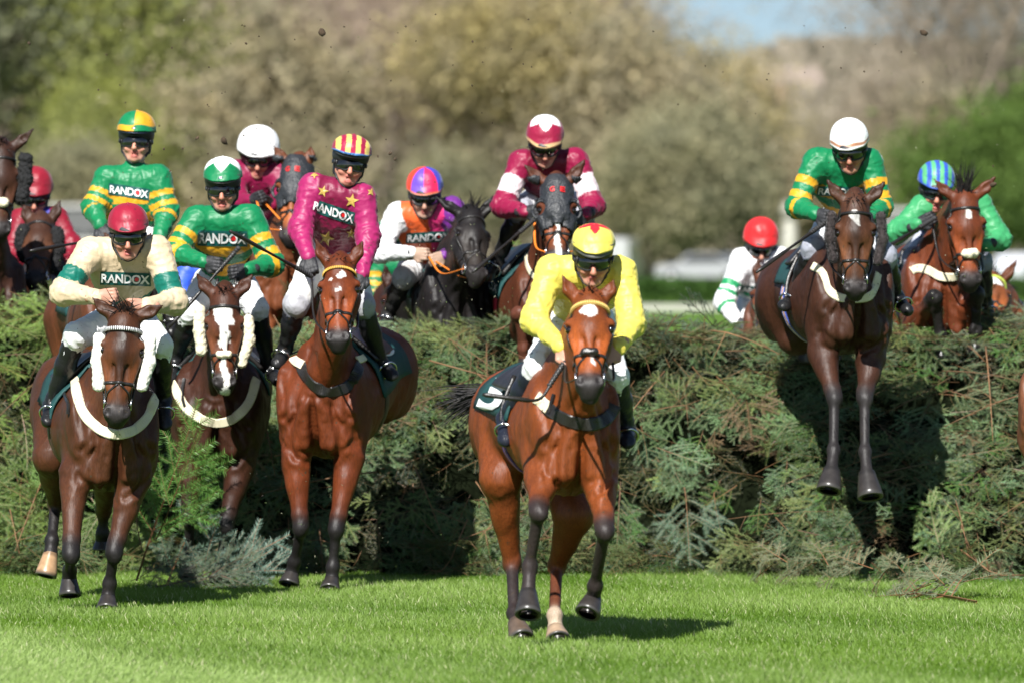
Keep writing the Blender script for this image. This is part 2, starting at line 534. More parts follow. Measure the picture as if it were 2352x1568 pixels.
# ------------------------------------------------------------------ spruce: boughs of stems, side twigs and needles
def bough(seed, L=.5, ntw=6, needle=.026, nw=.0036, step=.0066, droop=.10):
    """one flat spruce frond along +X in the XY plane: stems, side twigs, combs of needles; returns triangles and their part codes (0 stem, 1 needle)"""
    r = np.random.default_rng(seed)
    T = []; K = []
    def stem(pts, ra, rb):
        n = len(pts)
        for i in range(n - 1):
            a, b = pts[i], pts[i + 1]; d = nrm(b - a); s1 = nrm(np.cross(d, [.1, .2, 1])); s2 = np.cross(d, s1)
            r1 = ra + (rb - ra) * i / (n - 1); r2 = ra + (rb - ra) * (i + 1) / (n - 1)
            for k in range(3):
                a1, a2 = 2.094 * k, 2.094 * (k + 1)
                o1 = math.cos(a1) * s1 + math.sin(a1) * s2; o2 = math.cos(a2) * s1 + math.sin(a2) * s2
                T.append((a + o1 * r1, a + o2 * r1, b + o2 * r2)); T.append((a + o1 * r1, b + o2 * r2, b + o1 * r2)); K.extend((0, 0))
    def comb(pts, t0=0.0):
        pts = np.array(pts); m = len(pts) - 1
        ln = np.linalg.norm(pts[1:] - pts[:-1], axis=1).sum()
        n = int(ln / step)
        for q in range(n):
            t = (t0 + (1 - t0) * q / n) * m * .999; i = int(t); p = pts[i] + (pts[i + 1] - pts[i]) * (t - i)
            d = nrm(pts[i + 1] - pts[i]); sd = nrm(np.cross(d, [0, 0, 1.0])); up = np.cross(sd, d)
            tip = .75 + .25 * math.sin(3.1 * q / n)
            for e in (-1, 1):
                o = nrm(sd * e + up * r.uniform(-.15, .55) + d * r.uniform(.45, .8))
                w_ = nrm(np.cross(o, up + .3 * r.normal(size=3))) * nw * .5
                T.append((p - w_, p + w_, p + o * needle * r.uniform(.8, 1.1) * tip)); K.append(1)
    main = [np.array([L * t, .06 * L * math.sin(2.2 * t + seed), -droop * L * t * t]) for t in np.linspace(0, 1, 7)]
    stem(main, .0042, .0014)
    comb(main[2:])
    for i in range(ntw):
        for e in (-1, 1):
            if r.random() < .08: continue
            t = (i + .5 + .25 * r.normal()) / ntw * .84 + .08
            k = min(max(int(t * 6), 0), 5); p = main[k] + (main[k + 1] - main[k]) * (t * 6 - k)
            ln = L * (.46 * (1 - t) + .13) * r.uniform(.75, 1.15)
            an = r.uniform(.72, .95)
            d = np.array([math.cos(an), e * math.sin(an), r.normal() * .12])
            tw = [p + d * ln * q + np.array([.08 * ln * q * q, 0, -.15 * ln * q * q]) for q in np.linspace(0, 1, 4)]
            stem(tw, .0017, .0009)
            comb(tw, .06)
            if ln > .15:
                for e2 in (-1, 1):
                    q = r.uniform(.35, .6); pp = tw[0] * (1 - q) + tw[3] * q; l2 = ln * .42
                    an2 = an * e + e2 * .8; d2 = np.array([math.cos(an2), math.sin(an2), r.normal() * .15])
                    t2 = [pp, pp + d2 * l2 * .5, pp + d2 * l2]
                    stem(t2, .001, .0007); comb(t2, .1)
    return np.array(T, np.float32), np.array(K)


NB = 15
BOUGHS = [bough(20 + i, L=(.50, .62, .42)[i % 3], ntw=(5, 6, 4)[i % 3]) for i in range(NB)]
STEMC = np.array([.15, .078, .036])
NEEDLE_COLS = np.array([(.070, .108, .052), (.090, .115, .045), (.078, .120, .078), (.040, .085, .022), (.110, .122, .050), (.055, .080, .036), (.082, .118, .068), (.080, .095, .036)])


def fence_surf(x, v):
    """front face of the fence: v = 0 at the ground, 1 at the top edge, above 1 over the top"""
    htop = 1.62 + .14 * np.clip((-2.55 - x) / .5, 0, 1) + .05 * np.sin(x * 1.9 + 1) + .035 * np.sin(x * 4.3)
    z = htop * np.minimum(v, 1.0)
    y = 47.95 - 1.0 * np.clip((x - .7) / 2.2, 0, 1) * (1 - min(v, 1.0)) + .16 * np.sin(x * 2.3) * (1 - .5 * v) + .85 * np.minimum(v, 1) ** 1.5 + np.clip(v - 1, 0, 1) * 1.25
    z = z + np.clip(v - 1, 0, 1) * .08 - .05 * np.clip(v - 1.0, 0, 1) ** 2
    return np.array([x, y, z])


def make_fence():
    root = bpy.data.objects.new("spruce_fence", None); COL.objects.link(root); root.location = (0, 48.9, 0)
    tag(root, "tall steeplechase fence dressed with green and brown spruce boughs across the whole track", "fence")
    org = np.array([0, 48.9, 0])
    # packed core
    V = []; Fs = []
    nx, nv = 90, 14
    for i in range(nx + 1):
        x = -4.9 + 9.8 * i / nx
        for j in range(nv + 1):
            v = j / nv * 2.0
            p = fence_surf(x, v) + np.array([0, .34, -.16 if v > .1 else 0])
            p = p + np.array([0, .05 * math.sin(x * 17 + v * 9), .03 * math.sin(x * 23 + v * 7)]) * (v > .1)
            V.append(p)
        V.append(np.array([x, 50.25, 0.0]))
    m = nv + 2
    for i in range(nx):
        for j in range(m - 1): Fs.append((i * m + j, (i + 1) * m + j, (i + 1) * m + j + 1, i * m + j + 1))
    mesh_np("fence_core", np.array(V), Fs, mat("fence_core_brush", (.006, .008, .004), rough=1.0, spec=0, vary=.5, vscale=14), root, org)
    Ts = []; Cs = []
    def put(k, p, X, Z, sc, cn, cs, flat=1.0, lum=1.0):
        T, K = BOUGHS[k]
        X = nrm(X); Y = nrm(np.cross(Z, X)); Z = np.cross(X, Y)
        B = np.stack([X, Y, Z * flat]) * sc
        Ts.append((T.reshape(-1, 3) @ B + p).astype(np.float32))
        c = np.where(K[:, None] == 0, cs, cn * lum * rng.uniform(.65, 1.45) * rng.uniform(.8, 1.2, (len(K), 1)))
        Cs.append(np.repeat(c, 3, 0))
    r = rng
    nface = 2050
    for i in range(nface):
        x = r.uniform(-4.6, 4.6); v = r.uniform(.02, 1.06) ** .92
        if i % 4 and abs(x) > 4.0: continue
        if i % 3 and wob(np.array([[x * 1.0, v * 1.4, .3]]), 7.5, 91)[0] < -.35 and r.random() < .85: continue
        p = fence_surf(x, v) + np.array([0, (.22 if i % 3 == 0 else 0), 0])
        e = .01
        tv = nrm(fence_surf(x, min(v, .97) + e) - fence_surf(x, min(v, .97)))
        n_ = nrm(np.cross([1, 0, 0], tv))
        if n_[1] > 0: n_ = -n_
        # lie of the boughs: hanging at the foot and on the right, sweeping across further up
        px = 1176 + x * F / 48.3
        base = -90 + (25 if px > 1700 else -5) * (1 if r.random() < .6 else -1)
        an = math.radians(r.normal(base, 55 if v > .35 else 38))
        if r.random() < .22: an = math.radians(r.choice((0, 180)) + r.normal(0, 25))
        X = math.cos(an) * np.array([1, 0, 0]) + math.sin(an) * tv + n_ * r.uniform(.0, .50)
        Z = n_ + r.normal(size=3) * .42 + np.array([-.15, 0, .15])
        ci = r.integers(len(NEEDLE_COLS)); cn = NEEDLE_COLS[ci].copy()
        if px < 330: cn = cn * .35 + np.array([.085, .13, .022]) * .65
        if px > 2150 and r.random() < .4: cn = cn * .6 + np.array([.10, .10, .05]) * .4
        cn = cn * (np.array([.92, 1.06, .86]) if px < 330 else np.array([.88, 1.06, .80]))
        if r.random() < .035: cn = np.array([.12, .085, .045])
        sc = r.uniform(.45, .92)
        put(r.integers(NB), p - X / np.linalg.norm(X) * .28 * sc - n_ * r.uniform(-.02, .08), X, Z, sc, cn, STEMC * r.uniform(.6, 1.4), 1.0, .45 if i % 3 == 0 else (1.1 if i % 3 == 1 else 1.65))  # gap shade painted into back-layer needles, sunlit brightness into the outer ones
    for i in range(560):        # over the top, sprigs standing and lying
        x = r.uniform(-4.5, 4.5); v = r.uniform(.97, 1.75)
        p = fence_surf(x, v)
        stand = r.random() < .30
        X = np.array([r.normal() * .6, r.normal() * .7 - .25, r.uniform(.35, .8) if stand else r.normal(.03, .12)])
        Z = np.array([0, -.5, 1.0]) + r.normal(size=3) * .4
        cn = NEEDLE_COLS[r.integers(len(NEEDLE_COLS))].copy()
        px = 1176 + x * F / 48.8
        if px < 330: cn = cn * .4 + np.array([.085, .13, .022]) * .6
        sc = r.uniform(.4, .62) if stand else r.uniform(.6, 1.0)
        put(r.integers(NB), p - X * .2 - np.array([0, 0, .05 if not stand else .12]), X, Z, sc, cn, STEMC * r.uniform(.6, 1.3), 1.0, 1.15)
    for i in range(150):        # spilling out over the grass at the foot
        x = r.uniform(-4.4, 4.4); p = fence_surf(x, r.uniform(.03, .16))
        X = np.array([r.normal() * .7, -1.0, r.uniform(-.35, .15)]); Z = np.array([0, -.55, 1.0]) + r.normal(size=3) * .35
        cn = NEEDLE_COLS[r.integers(len(NEEDLE_COLS))] * np.array([.92, 1.08, .9])
        put(r.integers(NB), p, X, Z, r.uniform(.5, .95), cn, STEMC * r.uniform(.6, 1.4), 1.0, 1.2)
    T = np.concatenate(Ts); Cc = np.concatenate(Cs)
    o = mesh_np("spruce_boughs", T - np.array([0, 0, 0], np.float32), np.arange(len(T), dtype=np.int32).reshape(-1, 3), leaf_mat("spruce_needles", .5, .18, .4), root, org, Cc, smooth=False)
    tag(o, kind="stuff")
    # bare orange-brown sticks lying in the brush
    mb = MB()
    for i in range(60):
        x = r.uniform(-4.2, 4.2); v = r.uniform(.08, 1.15)
        p = fence_surf(x, v) - np.array([0, r.uniform(-.02, .10), 0])
        an = math.radians(r.choice((-15, 195, -50, 230, -90, 20)) + r.normal(0, 18)); L_ = r.uniform(.3, .9)
        pts = []
        for q in np.linspace(0, 1, 6):
            xx = x + math.cos(an) * L_ * q; vv = np.clip(v + math.sin(an) * L_ * q / 1.6 - .04 * q * q, .02, 1.3)
            pts.append(fence_surf(xx, vv) - np.array([0, .05 + .07 * math.sin(q * 3.1), -.02]))
        c = tuple(STEMC * r.uniform(.6, 1.5)); r0 = r.uniform(.003, .0065)
        mb.tube(pts, list(np.linspace(r0, r0 * .4, 6)), 5, c)
        for _ in range(3):
            q = r.integers(1, 5); d = r.normal(size=3) * np.array([.14, .03, .14]); mb.tube([pts[q], pts[q] + d], [r0 * .6, r0 * .2], 4, c)
    o = mb.build("bare_sticks", mat("bare_twigs", attr=True, rough=.7, vary=.2), root, org)
    tag(o, kind="stuff")


make_fence()


def loose_bough(name, label, p, X, Z, k, sc, cn, cs=STEMC, seed=0, extra=()):
    T, K = BOUGHS[k]
    Vs = []; Cs = []
    r = np.random.default_rng(seed)
    for (kk, pp, XX, ZZ, ss) in ((k, p, X, Z, sc),) + tuple(extra):
        T, K = BOUGHS[kk]
        XX = nrm(XX); YY = nrm(np.cross(ZZ, XX)); ZZ = np.cross(XX, YY)
        Vs.append(T.reshape(-1, 3) @ (np.stack([XX, YY, ZZ]) * ss) + pp)
        c = np.where(K[:, None] == 0, cs, np.asarray(cn) * r.uniform(.7, 1.35, (len(K), 1))); Cs.append(np.repeat(c, 3, 0)); 
    V = np.concatenate(Vs); C = np.concatenate(Cs)
    o = mesh_np(name, V, np.arange(len(V), dtype=np.int32).reshape(-1, 3), MATS["spruce_needles"], None, p, C, smooth=False); o.location = p
    tag(o, label, "spruce branch", "spruce branches knocked loose from the fence")
    return o


GRN = (.075, .15, .035); BLU = (.14, .22, .17)
p = P(335, 1338, 46.1); Xv = P(405, 1010, 45.8) - p
loose_bough("spruce_branch", "bright green upright spruce sprig beside the cream jockey's horse", p, Xv, (0, -1, .2), 1, 2.0, (.085, .19, .035), seed=1,
            extra=((4, P(345, 1230, 45.5), P(440, 1060, 45.3) - P(345, 1230, 45.5), (.2, -1, .2), 1.25), (7, P(340, 1260, 45.5), P(290, 1080, 45.5) - P(340, 1260, 45.5), (-.2, -1, .2), 1.1)))
ex_ = [(i % NB, P(300 + 26 * i, 1338 - 8 * (i % 3), 46.0 - .02 * i), np.array([.9, -.1, .25 + .5 * math.sin(i * 2.1)]), (0, -1, .5), .55 + .12 * math.sin(i)) for i in range(9)]
loose_bough("spruce_branch", "dark spruce branch trailing along the grass below the blaze-faced horse", P(290, 1345, 46.0), np.array([1, -.1, .12]), (0, -1, .6), 4, 1.3, (.06, .095, .05), (.10, .055, .03), seed=8, extra=ex_)
p = P(440, 1330, 46.5); Xv = P(655, 1205, 46.2) - p
loose_bough("spruce_branch", "blue-green spruce branch on the grass, tip pointing up and right beside the dark horse's leg", p, Xv, (0, -1, .5), 2, 1.75, BLU, (.22, .12, .07), seed=2,
            extra=((3, P(470, 1330, 46.5), P(600, 1260, 46.0) - P(470, 1330, 46.5), (0, -1, .4), 1.4), (5, P(460, 1335, 46.4), P(520, 1170, 46.2) - P(460, 1335, 46.4), (.1, -1, .4), 1.1), (6, P(500, 1335, 46.3), P(660, 1300, 45.9) - P(500, 1335, 46.3), (0, -1, .6), 1.2)))
p = P(380, 1345, 46.4); Xv = P(470, 1180, 46.3) - p
loose_bough("spruce_branch", "pale spruce branch standing in the gap between the two horses on the left", p, Xv, (0, -1, .3), 5, 1.5, (.11, .18, .12), seed=3,
            extra=((1, P(400, 1340, 46.3), P(520, 1330, 45.8) - P(400, 1340, 46.3), (0, -.6, 1), 1.2),))
p = P(2272, 1388, 43.6); q_ = P(1765, 1318, 46.3)
ex_ = []
for i in range(13):
    tt = .18 + .80 * i / 12; pp = p + (q_ - p) * tt + np.array([0, 0, .05 * math.sin(3.1 * tt) + .07])
    dx = nrm(q_ - p) + np.array([.1 * math.sin(i * 5), -.25 * (i % 2), .45 * math.cos(i * 2.3)])
    ex_.append((i % NB, pp, dx, (.15 * math.sin(i), -.9, .6), .80 + .25 * math.sin(i * 1.7)))
loose_bough("spruce_branch", "long brown spruce branch lying on the grass at the right foot of the fence", p + np.array([0, 0, .05]), q_ - p, (.1, -.9, .8), 1, 3.0, (.13, .155, .085), (.26, .125, .06), seed=4, extra=ex_)
p = P(1640, 1330, 47.6); Xv = P(1480, 1240, 47.5) - p
loose_bough("spruce_branch", "green spruce branch hanging at the fence foot right of the leading horse", P(1560, 1120, 47.9), P(1600, 1310, 47.4) - P(1560, 1120, 47.9), (0, -1, .1), 7, 1.0, (.08, .14, .085), seed=5,
            extra=((2, P(1640, 1130, 47.9), P(1690, 1300, 47.4) - P(1640, 1130, 47.9), (0, -1, .1), .95),))


# ------------------------------------------------------------------ beyond the course: rail, bank, cars, houses, trees, woods
M_RAIL = mat("white_rail_plastic", (.36, .355, .30), rough=.5)
o = MB()
zr = 1.12
o.box((6.0, 140, zr), (40, .05, .070))
rail = o.build("running_rail", M_RAIL, None, (6, 140, 0), smooth=False); rail.location = (6, 140, 0)
tag(rail, "long white running rail along the far side of the course", "rail")
for i in range(32):
    mb = MB(); x = -33 + 2.5 * i; mb.tube([(x, 140.12, 0), (x, 140.12, .8), (x, 140.05, zr)], .035, 6)
    mb.build("rail_post", M_RAIL, rail, (6, 140, 0))


m3 = 26000
xh = rng.uniform(-26, 26, m3); yh = 296 + rng.uniform(-.7, .7, m3); zh = .15 + 1.05 * rng.random(m3) ** .7 + .05 * np.sin(xh * 1.3)
dh = rng.normal(size=(m3, 3)); dh /= np.linalg.norm(dh, axis=1, keepdims=True); sh_ = np.cross(dh, rng.normal(size=(m3, 3))); sh_ /= np.linalg.norm(sh_, axis=1, keepdims=True)
bh = np.stack([xh, yh, zh], 1)
Qh = np.stack([bh - sh_ * .05, bh + sh_ * .05, bh + dh * .16 + sh_ * .04, bh + dh * .16 - sh_ * .04], 1)
ch_ = np.array([.045, .095, .018]) * rng.uniform(.6, 1.5, (m3, 1))
o = mesh_np("hedge", Qh.reshape(-1, 3), np.arange(m3 * 4, dtype=np.int32).reshape(-1, 4), leaf_mat("hedge_leaves", .6, .2, .2), None, (0, 296, 0), np.repeat(ch_, 4, 0), smooth=False); o.location = (0, 296, 0)
tag(o, "long low dark green hedge behind the white rail, in front of the parked cars", "hedge")


def tree(proto, x, y, sc, rz, label, group, z=None):
    cr, tr = proto
    root = bpy.data.objects.new("tree", None); COL.objects.link(root)
    root.location = (x, y, float(ground_z(np.array([x]), np.array([float(y)]))[0]) - .05)
    root.rotation_euler = (0, 0, rz); root.scale = (sc,) * 3
    tag(root, label, "tree", group)
    for n_, me in (("crown", cr), ("trunk", tr)):
        o = bpy.data.objects.new(n_, me); COL.objects.link(o); o.parent = root
    return root


def tree_proto(seed, h, spread, kind, cols, n, trunkc=(.11, .085, .065)):
    r = np.random.default_rng(seed)
    mb = MB(); tips = []
    def grow(p, d, ln, rad, depth):
        pts = [p]; 
        for i in range(4):
            d = nrm(d + r.normal(size=3) * .13 + np.array([0, 0, .05])); pts.append(pts[-1] + d * ln / 4)
        mb.tube(pts, list(np.linspace(rad, rad * .6, 5)), 6 if depth < 2 else 4, trunkc, cap=False)
        if depth >= 2: tips.extend(pts[2:]); tips.append(pts[-1])
        if depth < 4:
            for k in range(r.integers(3, 5) if depth < 2 else 3):
                t = r.integers(2, 5)
                nd = nrm(d * .75 + nrm(r.normal(size=3)) * (.75 + .15 * depth) * spread + np.array([0, 0, .22]))
                grow(pts[t], nd, ln * r.uniform(.55, .78), rad * .52, depth + 1)
    grow(np.array([0, 0, 0.0]), np.array([0, 0, 1.0]), h * .34, .013 * h, 0)
    tips = np.array(tips)
    V = np.array(mb.V); hh = V[:, 2].max(); V *= h / hh; tips *= h / hh
    tr = mesh_np("trunk", V, mb.F, mat("tree_bark", attr=True, rough=.9, vary=.25, vscale=3), None, None, np.array(mb.C))
    tme = tr.data; bpy.data.objects.remove(tr)
    k = r.integers(0, len(tips), n)
    base = tips[k] + r.normal(size=(n, 3)) * np.array([1.25, 1.25, 1.0]) * (h / 11)
    d = r.normal(size=(n, 3)) + np.array([0, 0, .6 if kind == 'twig' else -.1]); d /= np.linalg.norm(d, axis=1, keepdims=True)
    ln = r.uniform(.35, .9, n) if kind == 'twig' else r.uniform(.10, .22, n)
    wd = r.uniform(.014, .035, n) if kind == 'twig' else ln * r.uniform(.5, .9, n)
    sdv = np.cross(d, r.normal(size=(n, 3))); sdv /= np.linalg.norm(sdv, axis=1, keepdims=True)
    Q = np.empty((n, 4, 3), np.float32)
    Q[:, 0] = base - sdv * wd[:, None] * .5; Q[:, 1] = base + sdv * wd[:, None] * .5
    Q[:, 2] = base + d * ln[:, None] + sdv * wd[:, None] * .35; Q[:, 3] = base + d * ln[:, None] - sdv * wd[:, None] * .35
    cols = np.array(cols); clump = (wob(base, 2.2, seed) * .5 + .5)[:, None]
    c = cols[0] * (1 - clump) + cols[1] * clump; c = c * r.uniform(.7, 1.3, (n, 1))
    cr = mesh_np("crown", Q.reshape(-1, 3), np.arange(n * 4, dtype=np.int32).reshape(-1, 4), leaf_mat("tree_foliage", .7, .25, .2), None, None, np.repeat(c, 4, 0), smooth=False)
    cme = cr.data; bpy.data.objects.remove(cr)
    return cme, tme


PR = {
    'brown': [tree_proto(1, 12, 1.0, 'twig', [(0.354, 0.271, 0.218), (0.429, 0.337, 0.253)], 16500, (0.279, 0.217, 0.194)), tree_proto(2, 11, 1.2, 'twig', [(0.333, 0.261, 0.181), (0.408, 0.347, 0.230)], 16500, (0.258, 0.207, 0.181))],
    'bud': [tree_proto(3, 10.5, 1.0, 'leaf', [(0.307, 0.262, 0.152), (0.400, 0.327, 0.140)], 19550), tree_proto(4, 9, 1.2, 'leaf', [(0.270, 0.243, 0.166), (0.373, 0.308, 0.180)], 19550)],
    'lime': [tree_proto(5, 9.5, 1.1, 'leaf', [(0.216, 0.234, 0.083), (0.267, 0.285, 0.068)], 20900)],
    'dark': [tree_proto(6, 11, .9, 'leaf', [(0.140, 0.152, 0.094), (0.212, 0.216, 0.130)], 22000)],
    'green': [tree_proto(7, 6.5, .9, 'leaf', [(0.078, 0.132, 0.030), (0.122, 0.189, 0.035)], 22000)],
    'olive': [tree_proto(8, 7, 1.1, 'leaf', [(0.217, 0.214, 0.133), (0.320, 0.289, 0.164)], 18000)],
    'thin': [tree_proto(9, 13, 1.0, 'twig', [(0.290, 0.239, 0.181), (0.348, 0.290, 0.210)], 3400, (0.232, 0.189, 0.145))],
}
tl_ = [  # px, distance, kind, variant, scale, label
    (-60, 214, 'dark', 0, 1.12, "dark grey-green tree at the far left edge behind the course"),
    (95, 222, 'dark', 0, 1.15, "dark leafy tree second from the left in the background"),
    (265, 226, 'brown', 0, 1.0, "dull brown tree rising behind the lime green trees"),
    (235, 209, 'lime', 0, .62, "small lime green tree low behind the green and gold jockey's shoulder"),
    (400, 216, 'lime', 0, .98, "tall lime green tree in fresh leaf, left of centre"),
    (330, 230, 'lime', 0, .85, "lime green tree between dark leafy tree and bare brown trees"),
    (540, 222, 'brown', 0, 1.05, "tall bare brown tree right beside the lime green trees"),
    (660, 211, 'bud', 1, .92, "brownish budding tree over the white-capped jockey"),
    (760, 232, 'brown', 1, 1.15, "bare brown tree behind the striped-cap jockey"),
    (900, 217, 'brown', 0, .92, "bare grey-brown tree near the middle of the background"),
    (1010, 230, 'brown', 1, 1.05, "bare twiggy tree above the orange-silked jockey"),
    (1120, 213, 'bud', 0, .80, "olive-brown budding tree left of the maroon jockey's cap"),
    (1230, 229, 'brown', 0, 1.0, "bare brown tree directly behind the maroon jockey"),
    (1360, 220, 'bud', 0, .77, "yellow-olive budding tree right of the maroon jockey"),
    (1490, 210, 'bud', 1, .84, "yellow-olive tree with pale trunk above the leading jockey"),
    (1555, 224, 'bud', 0, .64, "yellow-olive tree left of the distant houses"),
    (1440, 234, 'brown', 1, .78, "bare brown tree behind the yellow-olive trees"),
    (1590, 206, 'olive', 0, .70, "low dark olive tree behind the parked cars"),
    (1700, 212, 'olive', 0, .66, "low dark olive tree above the red-capped jockey"),
    (1480, 205, 'olive', 0, .60, "low olive bush-like tree with a pale stem"),
    (1840, 236, 'bud', 1, .55, "low yellow-green tree below the distant houses"),
    (2060, 240, 'brown', 1, .62, "low brown tree between the white cap and striped cap jockeys"),
    (2160, 228, 'bud', 1, .68, "low olive tree above the striped-cap jockey on the right"),
    (2290, 208, 'green', 0, .74, "rich green leafy tree at the right edge"),
    (2375, 214, 'green', 0, .98, "second rich green tree cut by the right edge"),
    (2120, 236, 'thin', 0, 1.0, "thin bare tree against the sky at the right"),
    (2240, 232, 'thin', 0, 1.05, "tall thin bare tree over the green tree on the right"),
    (2340, 238, 'thin', 0, 1.1, "thin bare tree at the top right corner"),
    (2300, 244, 'brown', 0, .72, "low bare brown tree behind the green tree on the right"),
    (1680, 244, 'thin', 0, .62, "thin bare tree left of the open sky"),
    (170, 206, 'olive', 0, .55, "low dark olive tree behind the white van"),
    (620, 208, 'olive', 0, .5, "low dark olive tree behind the hooded chestnut horse"),
    (1060, 207, 'olive', 0, .52, "low dark olive tree behind the black horse"),
]
for i, (px, Y, kd, vr, sc, lb) in enumerate(tl_):
    Y *= 1.72; sc *= 1.72
    tree(PR[kd][vr % len(PR[kd])], (px - 1176) / F * Y, Y, sc, i * 1.7, lb, "trees beyond the course")

# far wood on the hill: one mass
n = 60000
yy = np.sqrt(rng.uniform(600 ** 2, 1150 ** 2, n)); xx = (rng.uniform(-.0720, .085, n)) * yy
gz = ground_z(xx, yy)
clump = wob(np.stack([xx * .035, yy * .02, 0 * xx], 1), 2.0, 77)
hh = (3.6 + .9 * clump) * rng.uniform(.2, 1, n)
zc = gz + hh
dv = rng.normal(size=(n, 3)); dv[:, 2] = np.abs(dv[:, 2]); dv /= np.linalg.norm(dv, axis=1, keepdims=True)
sv = np.cross(dv, rng.normal(size=(n, 3))); sv /= np.linalg.norm(sv, axis=1, keepdims=True)
b0 = np.stack([xx, yy, zc], 1); ln = rng.uniform(.8, 1.8, n)[:, None]
Q = np.stack([b0 - sv * ln * .3, b0 + sv * ln * .3, b0 + dv * ln + sv * ln * .25, b0 + dv * ln - sv * ln * .25], 1)
wc = np.where((clump > .0)[:, None], [[.33, .285, .22]], [[.31, .262, .215]]) * rng.uniform(.75, 1.25, (n, 1))
m2 = 46000
y2 = rng.uniform(455, 545, m2); x2 = rng.uniform(-.076, .078, m2) * y2
p2 = 1176 + x2 / y2 * F
tp2 = np.interp(p2, [-100, 500, 1100, 1500, 1700, 2050, 2200, 2500], [15, 16, 15, 12, 7.5, 6.5, 9, 10]) * (1 + .16 * wob(np.stack([x2 * .12, y2 * .02, 0 * x2], 1), 2.0, 33))
b2 = np.stack([x2, y2, .8 + tp2 * rng.random(m2) ** .8], 1)
d2 = rng.normal(size=(m2, 3)); d2[:, 2] = np.abs(d2[:, 2]); d2 /= np.linalg.norm(d2, axis=1, keepdims=True)
s2 = np.cross(d2, rng.normal(size=(m2, 3))); s2 /= np.linalg.norm(s2, axis=1, keepdims=True)
l2 = rng.uniform(.5, 1.1, m2)[:, None]
Q2 = np.stack([b2 - s2 * l2 * .2, b2 + s2 * l2 * .2, b2 + d2 * l2 + s2 * l2 * .15, b2 + d2 * l2 - s2 * l2 * .15], 1)
cl2 = wob(np.stack([x2 * .10, y2 * .02, b2[:, 2] * .1], 1), 2.0, 34)[:, None] * .5 + .5
c2_ = (np.array([.42, .35, .26]) * (1 - cl2) + np.array([.38, .34, .21]) * cl2) * rng.uniform(.75, 1.25, (m2, 1))
o = mesh_np("distant_wood", Q2.reshape(-1, 3), np.arange(m2 * 4, dtype=np.int32).reshape(-1, 4), MATS["tree_foliage"], None, None, np.repeat(c2_, 4, 0), smooth=False)
tag(o, "brown blurred wood filling the distance behind the single trees", kind="stuff")
wd = mesh_np("hillside_wood", Q.reshape(-1, 3), np.arange(n * 4, dtype=np.int32).reshape(-1, 4), MATS["tree_foliage"], None, None, np.repeat(wc, 4, 0), smooth=False)
tag(wd, "far brown woodland covering the hill at the back right", kind="stuff")


def house(px, Y, w_, h_, wallc, roofc, label):
    x = (px - 1176) / F * Y; z = float(ground_z(np.array([x]), np.array([float(Y)]))[0])
    org = np.array([x, Y, z])
    root = bpy.data.objects.new("house", None); COL.objects.link(root); root.location = org
    tag(root, label, "house", "far houses and buildings")
    mb = MB(); mb.box(org + (0, 0, h_ / 2), (w_ / 2, 3.5, h_ / 2)); mb.build("wall", mat("house_wall_%02d" % int(wallc[0] * 99), wallc, rough=.8), root, org, smooth=False)
    mb = MB(); a = w_ / 2 + .3; zt = z + h_
    mb.add([(x - a, Y - 3.9, zt), (x + a, Y - 3.9, zt), (x + a, Y + 3.9, zt), (x - a, Y + 3.9, zt), (x - a * .9, Y, zt + h_ * .5), (x + a * .9, Y, zt + h_ * .5)],
           [(0, 1, 5, 4), (2, 3, 4, 5), (1, 2, 5), (3, 0, 4), (3, 2, 1, 0)])
    mb.build("roof", mat("house_roof_%02d" % int(roofc[0] * 99), roofc, rough=.8), root, org, smooth=False)
    for k in range(3):
        for l_ in range(2):
            mb = MB(); mb.box((x + (k - 1) * w_ * .3, Y - 3.52, z + h_ * (.28 + .42 * l_)), (w_ * .07, .03, h_ * .10)); mb.build("window", M_GOG, root, org, smooth=False)


house(1640, 750, 4.6, 6.5, (.75, .74, .70), (.30, .24, .2), "white house on the far hillside, left of the other houses")
house(1732, 800, 6.5, 5.0, (.70, .66, .58), (.34, .20, .14), "cream house in the middle of the far hillside")
house(1805, 840, 8.0, 4.2, (.62, .58, .52), (.30, .17, .12), "low cream house beside the red-roofed one")
house(1880, 860, 2.6, 2.4, (.34, .17, .14), (.26, .09, .07), "far house with red roof, rightmost on the hillside")


def shed(px, Y, w_, h_, c, label, depth=4):
    x = (px - 1176) / F * Y; z = float(ground_z(np.array([x]), np.array([float(Y)]))[0]); org = np.array([x, Y, z])
    mb = MB(); mb.box(org + (0, 0, h_ / 2), (w_ / 2, depth / 2, h_ / 2))
    root = mb.build("building", mat("shed_wall_%02d" % int(c[0] * 99), c, rough=.7, vary=.06), None, org, smooth=False); root.location = org
    tag(root, label, "building", "far houses and buildings")
    mb = MB(); mb.box(org + (0, 0, h_ + .08), (w_ / 2 + .15, depth / 2 + .15, .08)); mb.build("roof", mat("shed_roof", (.45, .44, .43), rough=.7), root, org, smooth=False)
    for k in range(3):
        mb = MB(); mb.box(org + ((k - 1) * w_ * .3, -depth / 2 - .012, h_ * .55), (w_ * .09, .012, h_ * .14)); mb.build("window", M_GOG, root, org, smooth=False)


shed(2125, 345, 4.6, 3.4, (.15, .147, .14), "low pale grey building between the two right-hand jockeys")
shed(205, 340, 2.2, 2.0, (.62, .62, .61), "white low cabin behind the green and gold jockey on the left", 2)
shed(182, 348, 2.4, 3.6, (.10, .10, .10), "grey building behind the jockeys on the left")


